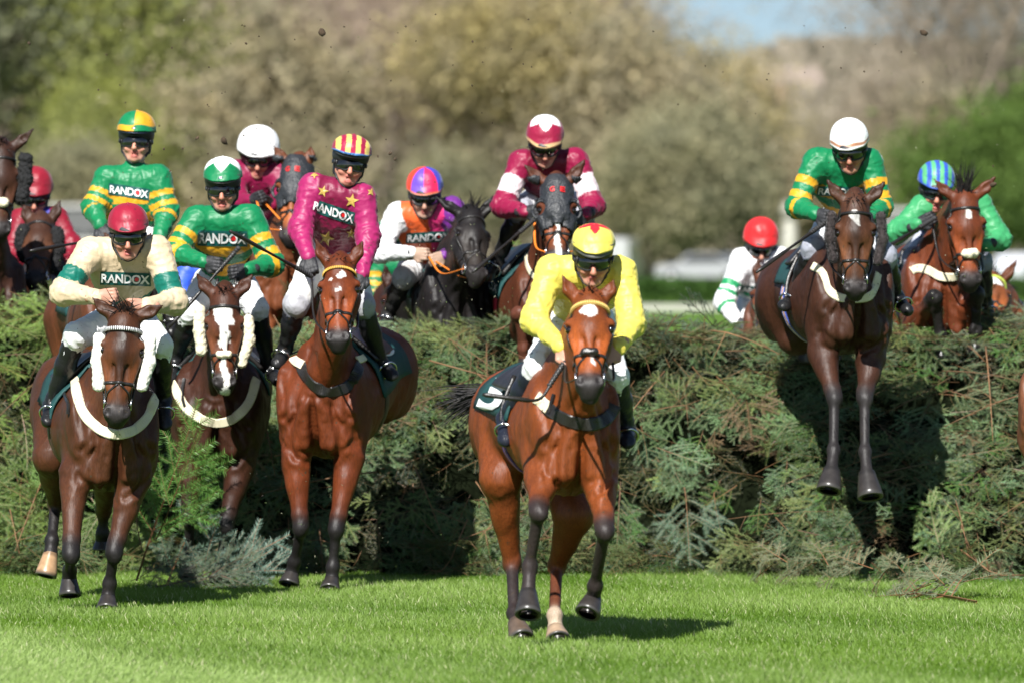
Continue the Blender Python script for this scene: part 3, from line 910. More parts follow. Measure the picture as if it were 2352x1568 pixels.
def car(px, Y, c, label, rz=0.0, van=False):
    x = (px - 1176) / F * Y; z = float(ground_z(np.array([x]), np.array([float(Y)]))[0])
    root = bpy.data.objects.new("parked_car" if not van else "parked_van", None); COL.objects.link(root); root.location = (x, Y, z); root.rotation_euler = (0, 0, rz)
    tag(root, label, "van" if van else "car", "vehicles parked beyond the course")
    prof = [(-2.1, .35), (-2.1, .75), (-1.95, .92), (-1.1, .98), (-.55, 1.44), (.75, 1.46), (1.45, 1.0), (2.05, .92), (2.15, .6), (2.12, .35)]
    if van: prof = [(-2.4, .35), (-2.4, 2.05), (-2.25, 2.15), (1.1, 2.15), (1.7, 1.2), (2.35, 1.0), (2.45, .6), (2.42, .35)]
    V = []; n = len(prof)
    for yy, sc in ((-.84, .93), (-.72, 1.0), (.72, 1.0), (.84, .93)):
        for a, b in prof: V.append((a * (.985 if sc < 1 else 1), yy, .35 + (b - .35) * (sc if b > 1.1 else 1)))
    Fs = [tuple(range(n))[::-1] if False else tuple(range(n)), tuple(range(3 * n, 4 * n))[::-1]]
    for i in range(3):
        for k in range(n): Fs.append((i * n + k, (i + 1) * n + k, (i + 1) * n + (k + 1) % n, i * n + (k + 1) % n))
    mesh_np("body", np.array(V), Fs, mat("car_paint_%02d" % int(c[0] * 99), c, rough=.25, coat=.6), root, smooth=False)
    for e in (-1, 1):
        mb = MB()
        q = [(-.95, 1.02), (-.5, 1.38), (.7, 1.40), (1.2, 1.04)] if not van else [(.2, 1.3), (.2, 1.95), (1.1, 1.95), (1.5, 1.3)]
        mb.add([(a, e * .845, b) for a, b in q], [(0, 1, 2, 3)]); mb.build("window", M_GOG, root, smooth=False)
        for wx in (-1.35, 1.35):
            mb = MB(); mb.tube([(wx, e * .62, .33), (wx, e * .86, .33)], .33, 18); wl = mb.build("wheel", mat("tyre", (.02, .02, .02), rough=.8), root)
            mb = MB(); mb.tube([(wx, e * .86, .33), (wx, e * .875, .33)], .2, 14); mb.build("rim", M_METAL, wl)
    for e in (-1, 1):
        mb = MB(); mb.box((2.14, e * .6, .72), (.03, .14, .07)); mb.build("headlight", M_WHITE, root)


car(1606, 339.0, (.33, .33, .345), "white parked car right of the leading jockey, in front of the dark olive trees", .06)
car(1690, 341, (.24, .26, .29), "silver parked car behind the red-capped jockey", -.05)
car(1420, 339, (.40, .40, .40), "white parked van beside the leading jockey's shoulder", 1.4, True)
car(2335, 340, (.46, .47, .5), "white car at the right edge behind the small horse's head", 1.3)
car(1975, 342, (.34, .36, .40), "grey parked car behind the white-capped jockey's horse", .1)
car(330, 343, (.45, .45, .45), "pale parked car behind the standing green and gold jockey", .05)
# pale lamp mast
x = (1812 - 1176) / F * 356; mb = MB(); z = .75
mb.tube([(x, 356, z), (x, 356, z + 3.3)], [.55, .32], 12); mb.tube([(x, 356, z + 3.3), (x, 356, z + 4.0)], [.5, .3], 12)
o = mb.build("marker_post", M_RAIL, None, (x, 356, z)); o.location = (x, 356, z)
tag(o, "thick white marker post behind the red-capped jockey", "post")


# ------------------------------------------------------------------ horses
BLK = (.012, .010, .010)
BRIGHT = (.155, .037, .0080); DARK = (.036, .0115, .0055); MID = (.060, .0195, .0072); BLACK = (.011, .009, .009)
MUZ = (.018, .015, .015)


def crease(V, f, seed, st=(1, 1, 1)):
    """soft folds: rounded valleys between sharper ridges, about -0.5 to 0.5"""
    return (1 - np.abs(wob(V, f, seed, st))) ** 2 - .45 + .4 * wob(V, f * .5, seed + 3, st)


def head_frame(pw, mpx, yaw, L):
    """poll point, muzzle pixel -> muzzle point (nearer the camera) and the head's axes: s right, u down the face, n out of the forehead"""
    D = pw[1]
    for _ in range(4):
        m = P(mpx[0], mpx[1], D)
        pr = math.hypot(m[0] - pw[0], m[2] - pw[2])
        D = pw[1] - math.sqrt(max(L * L - pr * pr, .01))
    m = P(mpx[0], mpx[1], D)
    L = np.linalg.norm(m - pw)
    u = (m - pw) / L
    n = np.array([0, -1.0, 0]); n = nrm(n - n.dot(u) * u)
    s = np.cross(n, u)
    a = math.radians(yaw)
    n2 = math.cos(a) * n + math.sin(a) * s
    s2 = math.cos(a) * s - math.sin(a) * n
    return m, u, n2, s2, L


def hoof(name, a, t, fw, colr, parent, org, r=.058):
    """a hoof: coronet a, toe end t, fw = toe direction"""
    ax = nrm(t - a); fwd = nrm(fw - np.dot(fw, ax) * ax); sd = np.cross(ax, fwd)
    L = np.linalg.norm(t - a)
    V = []; Fs = []; C = []
    rings = [(-.12, .70, 0), (.0, .78, 0), (.12, .80, .03), (.3, .88, .06), (.55, .98, .12), (.8, 1.07, .17), (1.0, 1.12, .2), (1.03, 1.04, .2), (1.0, .8, .18)]
    seg = 20
    for i, (h, rr, sh) in enumerate(rings):
        for k in range(seg):
            th = 2 * math.pi * k / seg
            heel = .84 if math.cos(th) < -.3 else 1.0
            V.append(a + ax * h * L + r * rr * (math.cos(th) * heel * fwd * 1.06 + math.sin(th) * sd) + fwd * sh * L * .5)
            g = colr if i < 6 else ((.055, .052, .048) if i in (6, 7) else (.03, .025, .022))
            if i < 2: g = tuple(c * .6 for c in colr)
            C.append(g)
    for i in range(len(rings) - 1):
        for k in range(seg):
            k2 = (k + 1) % seg
            Fs.append((i * seg + k, (i + 1) * seg + k, (i + 1) * seg + k2, i * seg + k2))
    n = len(rings) - 1
    Fs.append(tuple(n * seg + k for k in range(seg)))
    return mesh_np(name, np.array(V), Fs, M_HOOF, parent, org, np.array(C))


def strands(name, items, parent, org, col=BLK, seed=1, seg=5):
    """hair: items = (root, direction, length, droop, thickness)"""
    if not items: return None
    r = np.random.default_rng(seed)
    V = []; Fs = []; C = []
    for p0, d, ln, droop, th in items:
        d = nrm(d); b = len(V)
        sd = nrm(np.cross(d, r.normal(size=3))); s2 = np.cross(d, sd)
        c = np.asarray(col) * r.uniform(.6, 1.7)
        w = r.normal(size=3) * .12
        for i in range(seg + 1):
            t = i / seg
            p = p0 + d * ln * t + np.array([0, 0, -droop * t * t]) + w * ln * t * t
            rad = th * (1 - t) ** .7 + .0006
            for k in range(3):
                a = 2.094 * k
                V.append(p + rad * (math.cos(a) * sd + math.sin(a) * s2)); C.append(c)
        for i in range(seg):
            for k in range(3):
                k2 = (k + 1) % 3
                Fs.append((b + i * 3 + k, b + i * 3 + k2, b + i * 3 + 3 + k2, b + i * 3 + 3 + k))
    return mesh_np(name, np.array(V), np.array(Fs), M_HAIR, parent, org, np.array(C))


def roll(name, pts, r, m, parent, org, fuzz=.006, seed=0, vox=.007):
    """a sheepskin roll"""
    S = Sdf()
    for a, b in zip(pts[:-1], pts[1:]): S.cone(a, b, r, r, k=.02)
    V, Fq = S.mesh(vox)
    N = vnormals(V, Fq)
    V = V + N * (wob(V, 60, seed) * fuzz * .55 + wob(V, 260, seed + 1) * fuzz * .4)[:, None]
    o = mesh_np(name, V, Fq, m, parent, org)
    rr_ = np.random.default_rng(seed + 40); ii_ = rr_.integers(0, len(V), 900)
    dark = m in (M_BFLEECE, M_DFLEECE, M_LEATHER)
    if dark and m is not M_LEATHER:
        strands("wool", [(V[i], N[i] + rr_.normal(size=3) * .5, rr_.uniform(.006, .013), .003, .0013) for i in ii_], o, org, (.012, .011, .011) if dark else (.60, .57, .48), seed=seed, seg=2)
    return o


def horse(sp):
    d0 = sp['d']; coat = sp['coat']; r = np.random.default_rng(sp.get('seed', 3))
    C = P(sp['C'][0], sp['C'][1], d0 + .30)
    R = P(sp['R'][0], sp['R'][1], d0 + .30 + sp['R'][2])
    pw = P(sp['poll'][0], sp['poll'][1], d0 + sp['poll'][2])
    m, u, n, s, L = head_frame(pw, sp['muz'], sp.get('yaw', 0), sp.get('L', .62))
    k = L / .60
    kw = sp.get('headw', 1.15)
    H = lambda a, b, c: pw + k * (a * kw * s + b * u + c * n)
    hx = [s, u, n]
    bx = nrm(R - C); up = nrm(np.array([0, 0, 1.0]) - bx[2] * bx); sd = np.cross(bx, up)      # sd: viewer's right when bx points away
    if sd[0] < 0: sd = -sd
    S = Sdf()
    cw = sp.get('cw', 1.0); ch = sp.get('ch', 1.0)
    lo = tuple(c * .8 for c in coat)
    # trunk
    S.ell(C + up * .02 + bx * .06, (.235 * cw, .30, .34 * ch), [sd, bx, up], coat, k=.08)
    S.cone(C + bx * .25 - up * .0, R - bx * .28 + up * .02, .30 * cw, .27, coat, k=.10, q=sd, qf=.97)
    S.ell(R, (.275, .36, .30), [sd, bx, up], coat, k=.10)
    S.cone(C + bx * .28 + up * .27, C + bx * .62 + up * .24, .09, .09, coat, k=.14)        # withers
    for e in (-1, 1):
        S.ell(C + sd * e * .165 * cw + up * .04 + bx * .02, (.095 * cw, .21, .28 * ch), [sd, bx, nrm(up - .25 * bx)], coat, k=.05)   # shoulder
        S.ell(C + sd * e * .10 * cw - bx * .17 - up * .13 * ch, (.098 * cw, .085, .14 * ch), [nrm(sd + up * .25 * e), bx, nrm(up - sd * .25 * e)], coat, k=.014)          # breast muscle
        S.ell(C + sd * e * .175 * cw - bx * .13 + up * .0, (.06, .08, .13), [sd, bx, up], coat, k=.04)
        S.ell(R + sd * e * .15 + bx * .05 - up * .05, (.13, .26, .26), [sd, bx, up], coat, k=.07)
    for e in (-1, 1):
        S.cone(C + up * .34 + sd * e * .075 - bx * .02, C + sd * e * .135 * cw - bx * .17 + up * .02, .075, .072, coat, k=.025)      # neck muscle running into the shoulder point
        S.cone(C + sd * e * .055 - bx * .25 + up * .08, C + sd * e * .085 - bx * .235 - up * .17 * ch, .040, .055, coat, k=.018)
        S.ell(C + sd * e * .21 * cw - bx * .06 + up * .12, (.045, .09, .15), [sd, bx, nrm(up - .35 * bx)], coat, k=.025)
    S.cone(C - bx * .285 + up * .05, C - bx * .285 - up * .32 * ch, .016, .022, coat, k=.02, sub=True)
    # neck
    N1 = H(0, .05, -.13); N0 = C + up * .20 + bx * .16
    back = nrm(np.cross(s, nrm(N1 - N0)));
    if back[1] < 0: back = -back
    S.cone(N0, N1, .215, .115, coat, k=.10, q=s, qf=.62)
    S.cone(N0 + back * .10 + up * .06, N1 + back * .05, .12, .075, coat, k=.10, q=s, qf=.55)
    S.cone(C + up * .12 - bx * .10, H(0, .20, -.20), .155, .075, coat, k=.08, q=s, qf=.75)
    # head
    hc = sp.get('hcoat', coat); hl = tuple(c * 1.15 for c in hc)
    S.ell(H(0, .07, -.07), (.078 * k * kw, .11 * k, .085 * k), hx, hc, k=.03)
    S.cone(H(0, .06, -.06), H(0, .20, -.055), .072 * k, .090 * k, hc, k=.03)
    S.ell(H(0, .20, -.06), (.098 * k * kw, .10 * k, .072 * k), hx, hc, k=.03)
    S.cone(H(0, .20, -.055), H(0, .47, -.045), .082 * k, .056 * k, hc, k=.03)
    S.ell(H(0, .535, -.045), (.064 * k * kw, .062 * k, .056 * k), hx, MUZ, k=.03, w=2.5)
    S.ell(H(0, .585, -.075), (.040 * k * kw, .028 * k, .042 * k), hx, MUZ, k=.02, w=2)
    for e in (-1, 1):
        S.cone(H(e * .045, .20, -.15), H(e * .026, .46, -.105), .064 * k, .038 * k, hc, k=.04)
        S.ell(H(e * .050, .20, -.13), (.046 * k * kw, .115 * k, .085 * k), hx, hc, k=.03)
        S.cone(H(e * .080, .24, -.045), H(e * .050, .40, -.035), .020 * k, .013 * k, hl, k=.02)
        S.ell(H(e * .088, .165, -.050), (.026 * k * kw, .034 * k, .03 * k), hx, hl, k=.02)
        S.ell(H(e * .040, .53, -.008), (.027 * k * kw, .036 * k, .022 * k), hx, MUZ, k=.015, w=2)
        S.ell(H(e * .043, .535, .012), (.013 * k * kw, .024 * k, .016 * k), hx, BLK, k=.008, sub=True)
        S.ell(H(e * .098, .198, -.042), (.017 * k * kw, .022 * k, .02 * k), hx, BLK, k=.01, sub=True)
        S.ell(H(e * .030, .335, -.0), (.014 * k * kw, .07 * k, .012 * k), hx, hc, k=.02, sub=True)
        tx = sp['ears'][0 if e < 0 else 1]
        b = H(e * .058, -.005, -.07)
        if tx is not None:
            D = b[1]
            t = P(tx[0], tx[1], D - .02)
            ln = np.linalg.norm(t - b)
            dd = (t - b) / max(ln, 1e-6)
            mid = b + dd * ln * .42 + s * e * .010
            wd = nrm(np.cross(dd, n)); 
            fr = sp.get('earf', n)
            fr = nrm(fr - np.dot(fr, dd) * dd)
            S.cone(b - dd * .03, mid, .034 * k, .037 * k, hc, k=.02, q=fr, qf=.85)
            S.cone(mid, t, .037 * k, .007, tuple(c * .5 for c in hc), k=.012, q=fr, qf=.8)
            S.cone(b + dd * .03 + fr * .036 * k, mid + fr * .033 * k + dd * .02, .012, .024 * k, BLK, k=.008, sub=True)
            S.cone(mid + fr * .033 * k + dd * .02, t - dd * .03 + fr * .012, .024 * k, .006, BLK, k=.008, sub=True)
    # legs
    legs = sp.get('legs', {})
    hooves = []
    blk = sp.get('points', BLK)
    for key in ('fl', 'fr', 'hl', 'hr'):
        e = -1 if key[1] == 'l' else 1
        fore = key[0] == 'f'
        if key in legs:
            J = [P(q[0], q[1], d0 + .30 + q[2]) for q in legs[key]]
        elif fore:
            el = C + sd * e * .16 - up * .22; J = [el, el - bx * .34 - up * .22, el - bx * .12 - up * .42, el - bx * .0 - up * .44, el + bx * .07 - up * .46]
        else:
            hp = R + sd * e * .15 - up * .05; J = [hp, hp - bx * .10 - up * .32, hp + bx * .28 - up * .62, hp + bx * .26 - up * .95, hp + bx * .20 - up * 1.05, hp + bx * .16 - up * 1.12]
        lc = sp.get('sock', {}).get(key)
        lcol = lc if lc else blk
        mixc = tuple(.5 * a + .5 * b for a, b in zip(coat, blk))
        if fore:
            el, kn, fe, co, ti = J
            top = C + sd * e * .15 * cw - up * .12
            S.cone(top, el, .112, .090, coat, k=.06)
            S.cone(el, el * .22 + kn * .78, .084, .052, coat, k=.04)
            mm = el * .72 + kn * .28
            S.ell(mm, (.064, .076, .10), [sd, nrm(np.cross(nrm(el - kn), sd)), nrm(el - kn)], coat, k=.04)
            S.cone(el * .16 + kn * .84, kn, .052, .050, blk, k=.03)
            S.ell(kn, (.043, .047, .070), [sd, nrm(np.cross(nrm(el - kn), sd)), nrm(el - kn)], blk, k=.03)
            fa = nrm(el - kn)
            for e2 in (-1, 1):
                S.cone(el * .88 + kn * .12 + sd * e2 * .040, el * .42 + kn * .58 + sd * e2 * .020, .052, .034, coat, k=.014)
        else:
            hp, st, hk, fe, co, ti = J
            S.cone(hp, st, .175, .108, coat, k=.08)
            S.cone(st, hk, .098, .046, coat, k=.05)
            mm = st * .65 + hk * .35
            S.ell(mm, (.055, .078, .12), [sd, nrm(np.cross(nrm(st - hk), sd)), nrm(st - hk)], coat, k=.05)
            hcc = mixc if not lc else tuple(.7 * a + .3 * b for a, b in zip(coat, blk))
            S.ell(hk, (.048, .062, .065), [sd, nrm(np.cross(nrm(st - hk), sd)), nrm(st - hk)], hcc, k=.02)
            S.cone(hk, hk + nrm(hk - st) * .0 + bx * .05 + nrm(st - hk) * .05, .035, .022, hcc, k=.03)
            kn = hk
        S.cone(kn, fe, .034, .027, blk if not lc else hcc if not fore else blk, k=.02)
        S.cone(kn * .9 + fe * .1 + bx * .018, fe + bx * .018, .022, .024, blk, k=.02)
        S.ell(fe, (.040, .044, .042), [sd, bx, up], lcol, k=.03)
        S.cone(fe, co, .036, .038, lcol, k=.02)
        S.cone(co, co + nrm(ti - co) * .02, .042, .046, lcol, k=.02)
        hooves.append((key, co + nrm(ti - co) * .005, ti, nrm(-bx + .1 * nrm(kn - fe)), sp.get('hoofcol', {}).get(key, (.030, .026, .024))))
    vox = sp.get('vox', .0125)
    V, Fq = S.mesh(vox)
    col = S.colours(V)
    # markings and dapples, in the head's own axes
    rel = (V - pw) / k
    hu, hs, hn = rel @ u, rel @ s / kw, rel @ n
    onface = (hn > -.075) & (hu > -.05) & (hu < .66) & (np.abs(hs) < .12)
    nz = wob(V, 60, 5) * .012
    if 'mark' in sp:
        M = sp['mark'](hs + nz, hu + nz, hn) & onface
        col[M] = sp.get('markcol', (.72, .70, .66))
    tan_ = np.exp(-((hu - .42) / .09) ** 2) * onface * (hu < .49) + .8 * np.exp(-((hu - .30) / .12) ** 2) * np.exp(-((np.abs(hs) - .06) / .025) ** 2) * onface
    tan_ = np.clip(tan_ * sp.get('tan', 1.0), 0, 1)[:, None]
    col = np.where((col.mean(1) > .4)[:, None], col, col * (1 + tan_ * np.array([1.15, 1.05, .7])))
    # lighter sides of the face around eyes, darker bridge where asked
    if sp.get('darknose'):
        q = np.exp(-(hs / .035) ** 2) * onface * (hu > .08) * (hu < .5)
        col = col * (1 - .55 * q[:, None])
    V0 = V.copy()
    Nn = vnormals(V, Fq)
    body_only = ((V - (C + R) / 2) @ up > -.5)
    V = V + Nn * (wob(V, 10, 11) * .004 + crease(V, 38, 13 + sp.get('seed', 1), (1.2, 1, .55)) * .0042 + crease(V, 85, 14, (1.2, 1, .6)) * .0012)[:, None] * np.clip(1 - onface * .75, 0, 1)[:, None] * np.clip((V[:, 2] - (C[2] - .55)) / .25, .25, 1)[:, None]
    # muscle lines of the breast, neck and shoulder, and the tendons of the forearms
    q_s, q_u, q_b = (V - C) @ sd / cw, (V - C) @ up / ch, Nn @ bx
    front = np.clip(-q_b * 1.6, 0, 1) * np.clip(1 - onface * 2, 0, 1) * (((V - C) @ bx) < .15)
    dep = np.zeros(len(V))
    for ln_, amp, sg in (([(0, .12), (.006, -.08), (0, -.33)], .016, .014), ([(.04, .13), (.10, .04), (.145, -.06), (.15, -.16), (.11, -.27)], .015, .015), ([(.035, .40), (.07, .20), (.12, .06), (.19, -.02)], .013, .016),
                         ([(.20, .22), (.175, .06), (.185, -.10), (.21, -.2)], .012, .016), ([(.05, -.30), (.12, -.25), (.20, -.17)], .014, .014), ([(.07, -.04), (.085, -.13), (.07, -.22)], .007, .012)):
        dist_ = np.full(len(V), 9.0)
        jit = .008 * wob(V, 14, 3 + sp.get('seed', 1))
        for (a0, a1), (b0, b1) in zip(ln_[:-1], ln_[1:]):
            dx_, dy_ = b0 - a0, b1 - a1
            tt_ = np.clip(((np.abs(q_s) - a0) * dx_ + (q_u - a1) * dy_) / (dx_ * dx_ + dy_ * dy_), 0, 1)
            dist_ = np.minimum(dist_, np.hypot(np.abs(q_s) + jit - a0 - tt_ * dx_, q_u + jit - a1 - tt_ * dy_))
        dep += amp * (np.exp(-(dist_ / sg) ** 2) - .55 * np.exp(-((dist_ - 2.2 * sg) / (1.3 * sg)) ** 2))
    V = V - Nn * (.72 * dep * front)[:, None]
    low = min(V[:, 2].min(), min(h[2][2] for h in hooves))
    org = np.array([C[0], C[1] + .6, max(0.0, low)])
    body = mesh_np("racehorse", V, Fq, M_COAT, None, org, col)
    body.location = org
    tag(body, sp['label'], "horse", "racehorses jumping the fence")
    bv = bvh_of(V, Fq)
    for key, a, t, fw, hcl in hooves:
        hoof("hoof", a, t, fw, hcl, body, org, sp.get('hoofr', .060))
    for e in (-1, 1):
        mb = MB()
        c = H(e * .090, .198, -.047)
        V2 = []; F2 = []
        for i in range(7):
            for j in range(10):
                ph = math.pi * i / 6; th = 2 * math.pi * j / 10
                V2.append(c + .022 * k * (math.cos(ph) * u + math.sin(ph) * (math.cos(th) * n + math.sin(th) * s)))
        for i in range(6):
            for j in range(10):
                F2.append((i * 10 + j, i * 10 + (j + 1) % 10, i * 10 + 10 + (j + 1) % 10, i * 10 + 10 + j))
        mb.add(V2, F2); mb.build("eye", M_EYE, body, org)
    # hair: forelock, mane, tail
    it = []
    nf = sp.get('forelock', 26)
    fup = sp.get('foreup', 0.0)
    for i in range(nf):
        p0 = H(r.uniform(-.03, .03), r.uniform(-.03, .02), -.03 - r.uniform(0, .05))
        dr = n * .6 + u * (.35 - fup) + s * r.normal() * .35 + r.normal(size=3) * .12 + np.array([0, 0, fup])
        it.append((p0, dr, r.uniform(.05, .12) * (1 + fup), .02, .005))
    strands("forelock", it, body, org, sp.get('hair', BLK), seed=4)
    it = []
    nk = nrm(N0 - N1)
    for i in range(sp.get('mane', 90)):
        t = r.uniform(0, 1)
        p0 = N1 * (1 - t) + N0 * t + back * (.10 + .10 * t) + s * r.normal() * .012
        e = sp.get('maneside', 1)
        it.append((p0, back * .5 + s * e * (.5 + .4 * r.random()) - nk * .2 + r.normal(size=3) * .2, r.uniform(.08, .16), .05, .006))
    strands("mane", it, body, org, sp.get('hair', BLK), seed=5)
    it = []
    tp = R + bx * .34 + up * .14
    td = sp.get('tail', bx * .7 - up * .5)
    td = nrm(np.asarray(td, float))
    for i in range(240):
        p0 = tp + td * r.uniform(-.03, .12) + r.normal(size=3) * .018
        it.append((p0, td + r.normal(size=3) * .13, r.uniform(.18, .38), .10 * r.random(), .006))
    strands("tail", it, body, org, sp.get('hair', BLK), seed=6, seg=6)

    # ---------------- tack
    def ring(name, u0, n0, width, m_, off=.002, a0=0.0, a1=2 * math.pi, tilt=0.0, parent=body, thick=.006, col=None, steps=40, build=True, mb=None):
        c = H(0, u0, n0); pts = []; ns = []
        N = steps
        for i in range(N + 1):
            a = a0 + (a1 - a0) * i / N
            if a1 - a0 > 6.2 and i == N: break
            dr = math.cos(a) * n + math.sin(a) * s + tilt * math.cos(a) * u
            dr = nrm(dr)
            h = bv.ray_cast(Vector(c + dr * .4), Vector(-dr), .4)
            if h[0] is None: continue
            pts.append(np.array(h[0]) + dr * off); ns.append(dr)
        if len(pts) < 3: return None
        mb = mb or MB()
        ribbon(mb, pts, ns, width, thick, closed=a1 - a0 > 6.2, col=col)
        return mb.build(name, m_, parent, org) if build else (mb, pts, ns)

    def strap(name, pix, width, thick, m_, parent=body, n_=7, build=True, off=.004):
        pts = []; ns = []
        for q in catmull([np.array([a[0], a[1]], float) for a in pix], n_):
            h = pix_hit(bv, *q)
            if h is None: continue
            if pts and np.linalg.norm(h[0] - pts[-1]) > .35: continue
            pts.append(h[0] + h[1] * off); ns.append(h[1])
        if len(pts) < 3: return None
        # smooth
        for _ in range(3):
            pts = [pts[0]] + [(pts[i - 1] + 2 * pts[i] + pts[i + 1]) / 4 for i in range(1, len(pts) - 1)] + [pts[-1]]
            ns = [ns[0]] + [nrm(ns[i - 1] + ns[i] + ns[i + 1]) for i in range(1, len(ns) - 1)] + [ns[-1]]
        pts = [p + q * .004 for p, q in zip(pts, ns)]
        mb = MB(); ribbon(mb, pts, ns, width, thick * .55)
        return mb.build(name, m_, parent, org, smooth=False)

    hood = sp.get('hood')
    if hood:
        X = S.colours  # hood: a cloth skin over the top of the head with eye openings
        fc = V[Fq].mean(1)
        rr = (fc - pw) / k
        fu, fs, fn = rr @ u, rr @ s / kw, rr @ n
        a = (fu > -.045) & (fu < .31 + .05 * np.abs(fs) / .1) & (fn > -.22) & (np.abs(fs) < .15)
        eye = ((np.abs(fs) - .092) / .040) ** 2 + ((fu - .195) / .055) ** 2 < 1
        earh = (fu < .02) & (np.abs(np.abs(fs) - .062) < .036) & (fn < -.03)
        # ears stay bare: anything well above the poll
        a &= ~eye & ~(fu < -.03) & ~earh
        sel = Fq[a]
        ids, inv = np.unique(sel.ravel(), return_inverse=True)
        Vh = V[ids] + Nn[ids] * (.012 + .004 * wob(V[ids], 45, 8))[:, None]
        hd = mesh_np("hood", Vh, inv.reshape(-1, 4), M_HOODM, body, org)
        sm = hd.modifiers.new("thickness", 'SOLIDIFY'); sm.thickness = .006; sm.offset = 1
        for e in (-1, 1):      # padded rims round the eye openings
            mb = MB(); pts = []
            for i in range(20):
                th = 2 * math.pi * i / 20
                p = H(e * (.092 + .034 * math.cos(th)), .195 + .052 * math.sin(th), 0)
                h = bv.ray_cast(Vector(p + n * .25), Vector(-n), .5)
                if h[0] is not None: pts.append(np.array(h[0]) + n * .008)
                else: pts.append(p - n * .07 + s * e * .01)
            mb.tube(pts + pts[:1], .011, 6)
            mb.build("hood_eye_cup", M_HOODM, hd, org)
        if hood == 'letters':
            for ch_, s0 in (("G", -.028), ("E", .030)):
                T, TF = text_2d(ch_, .03)
                pts = []
                for x, y in T:
                    p = H(s0 + (x - .5) * .028, .085 + (.5 - y) * .036, 0)
                    h = bv.ray_cast(Vector(p + n * .25), Vector(-n), .5)
                    pts.append((np.array(h[0]) if h[0] is not None else p) + n * .026)
                mesh_np("lettering", np.array(pts), TF, M_RED, hd, org, smooth=False)
    # bridle
    bm = sp.get('bridle', M_LEATHER)
    br = sp.get('brow', 'plain')
    if not hood:
        if br == 'plain':
            ring("browband", .085, -.06, .020, bm, a0=-1.9, a1=1.9, tilt=-.05)
        else:
            mb, pts, ns = ring("browband", .085, -.06, .016, bm, a0=-1.9, a1=1.9, tilt=-.05, build=False, steps=60)
            bb = mb.build("browband", sp['browm'], body, org)
            mb = MB(); mb2 = MB()
            for i in range(2, len(pts) - 2):
                if br == 'beads':
                    (mb if i % 2 else mb2).box(pts[i] + ns[i] * .008, (.004, .011, .006), [nrm(pts[i + 1] - pts[i - 1]), np.cross(ns[i], nrm(pts[i + 1] - pts[i - 1])), ns[i]])
                elif br == 'scallop' and i % 2 == 0:
                    mb.tube([pts[i] + ns[i] * .006 - u * .014, pts[i] + ns[i] * .007 + u * .004], [.004, .008], 6)
                elif br == 'twist' and i % 2 == 0:
                    mb.tube([pts[i] + ns[i] * .007 - u * .008, pts[i + 1] + ns[i] * .007 + u * .008], [.005, .005], 6)
            if mb.V: mb.build("browband_trim", sp['browm2'], bb, org)
            if mb2.V: mb2.build("browband_trim", M_LEATHER, bb, org)
    nb = sp.get('noseband', .375)
    nbm = ring("noseband", nb, -.06, .020, bm, tilt=-.06)
    # crossed straps below the noseband and a pad on the nose
    mb = MB()
    for e in (-1, 1):
        pts = []; ns = []
        for i in range(9):
            t = i / 8
            a = e * (.08 + 1.55 * t)
            c = H(0, nb + .005 + .085 * t, -.06)
            dr = nrm(math.cos(a) * n + math.sin(a) * s)
            h = bv.ray_cast(Vector(c + dr * .4), Vector(-dr), .4)
            if h[0] is not None: pts.append(np.array(h[0]) + dr * .003); ns.append(dr)
        if len(pts) > 3: ribbon(mb, pts, ns, .013, .005)
    if mb.V: mb.build("nose_strap", bm, body, org)
    for e in (-1, 1):
        if hood: break
        pts = []; ns = []
        for i in range(14):
            t = i / 13
            c = H(0, .08 + .38 * t, -.085)
            dr = nrm(s * e + n * .25)
            h = bv.ray_cast(Vector(c + dr * .4), Vector(-dr), .4)
            if h[0] is not None: pts.append(np.array(h[0]) + dr * .003); ns.append(dr)
        if len(pts) > 3:
            mb = MB(); ribbon(mb, pts, ns, .015, .005); mb.build("cheek_strap", bm, body, org)
    bits = {}
    for e in (-1, 1):
        c = H(e * .062, .475, -.075)
        mb = MB(); mb.tube([c + .032 * (math.cos(a) * u + math.sin(a) * n) for a in np.linspace(0, 6.283, 18)], .0055, 6)
        mb.tube([c, c - s * e * .03], .006, 6)
        mb.build("bit_ring", M_METAL, body, org); bits[e] = c
    pad = sp.get('nosepad')
    if pad:
        c = H(0, nb, 0); h = bv.ray_cast(Vector(c + n * .2), Vector(-n), .4)
        c = np.array(h[0]) if h[0] is not None else c
        roll("noseband_pad", [c - s * .028 + n * .008, c + s * .028 + n * .008], .024 if pad != 'rosette' else .032, sp.get('padm', M_CFLEECE), body, org, .006, 3)
    # sheepskin cheekpieces
    ck = sp.get('cheeks')
    if ck:
        for e, pix in ((-1, ck[0]), (1, ck[1])):
            if not pix: continue
            D = H(e * .09, .2, -.06)[1]
            pts = [P(a[0], a[1], D + (a[2] if len(a) > 2 else 0)) for a in pix]
            roll("sheepskin_cheekpiece", pts, sp.get('ckr', .036), sp['ckm'], body, org, sp.get('ckf', .006), e + 5)
    # reins from bit to hands
    for e, hand in ((-1, sp.get('handl')), (1, sp.get('handr'))):
        if hand is None: continue
        hw = P(*hand)
        a = bits[e]
        mid = (a + hw) / 2 + np.array([e * .03, 0.02, -.07])
        mb = MB(); mb.tube(catmull([a, mid, hw], 10), .008, 6, sq=.5)
        mb.build("rein", sp.get('reinm', M_LEATHER), body, org)
    for st in sp.get('straps', []):
        strap(*st[:1], st[1], st[2], st[3], st[4])
    # saddle cloth, saddle, girth
    ln = np.linalg.norm(R - C)

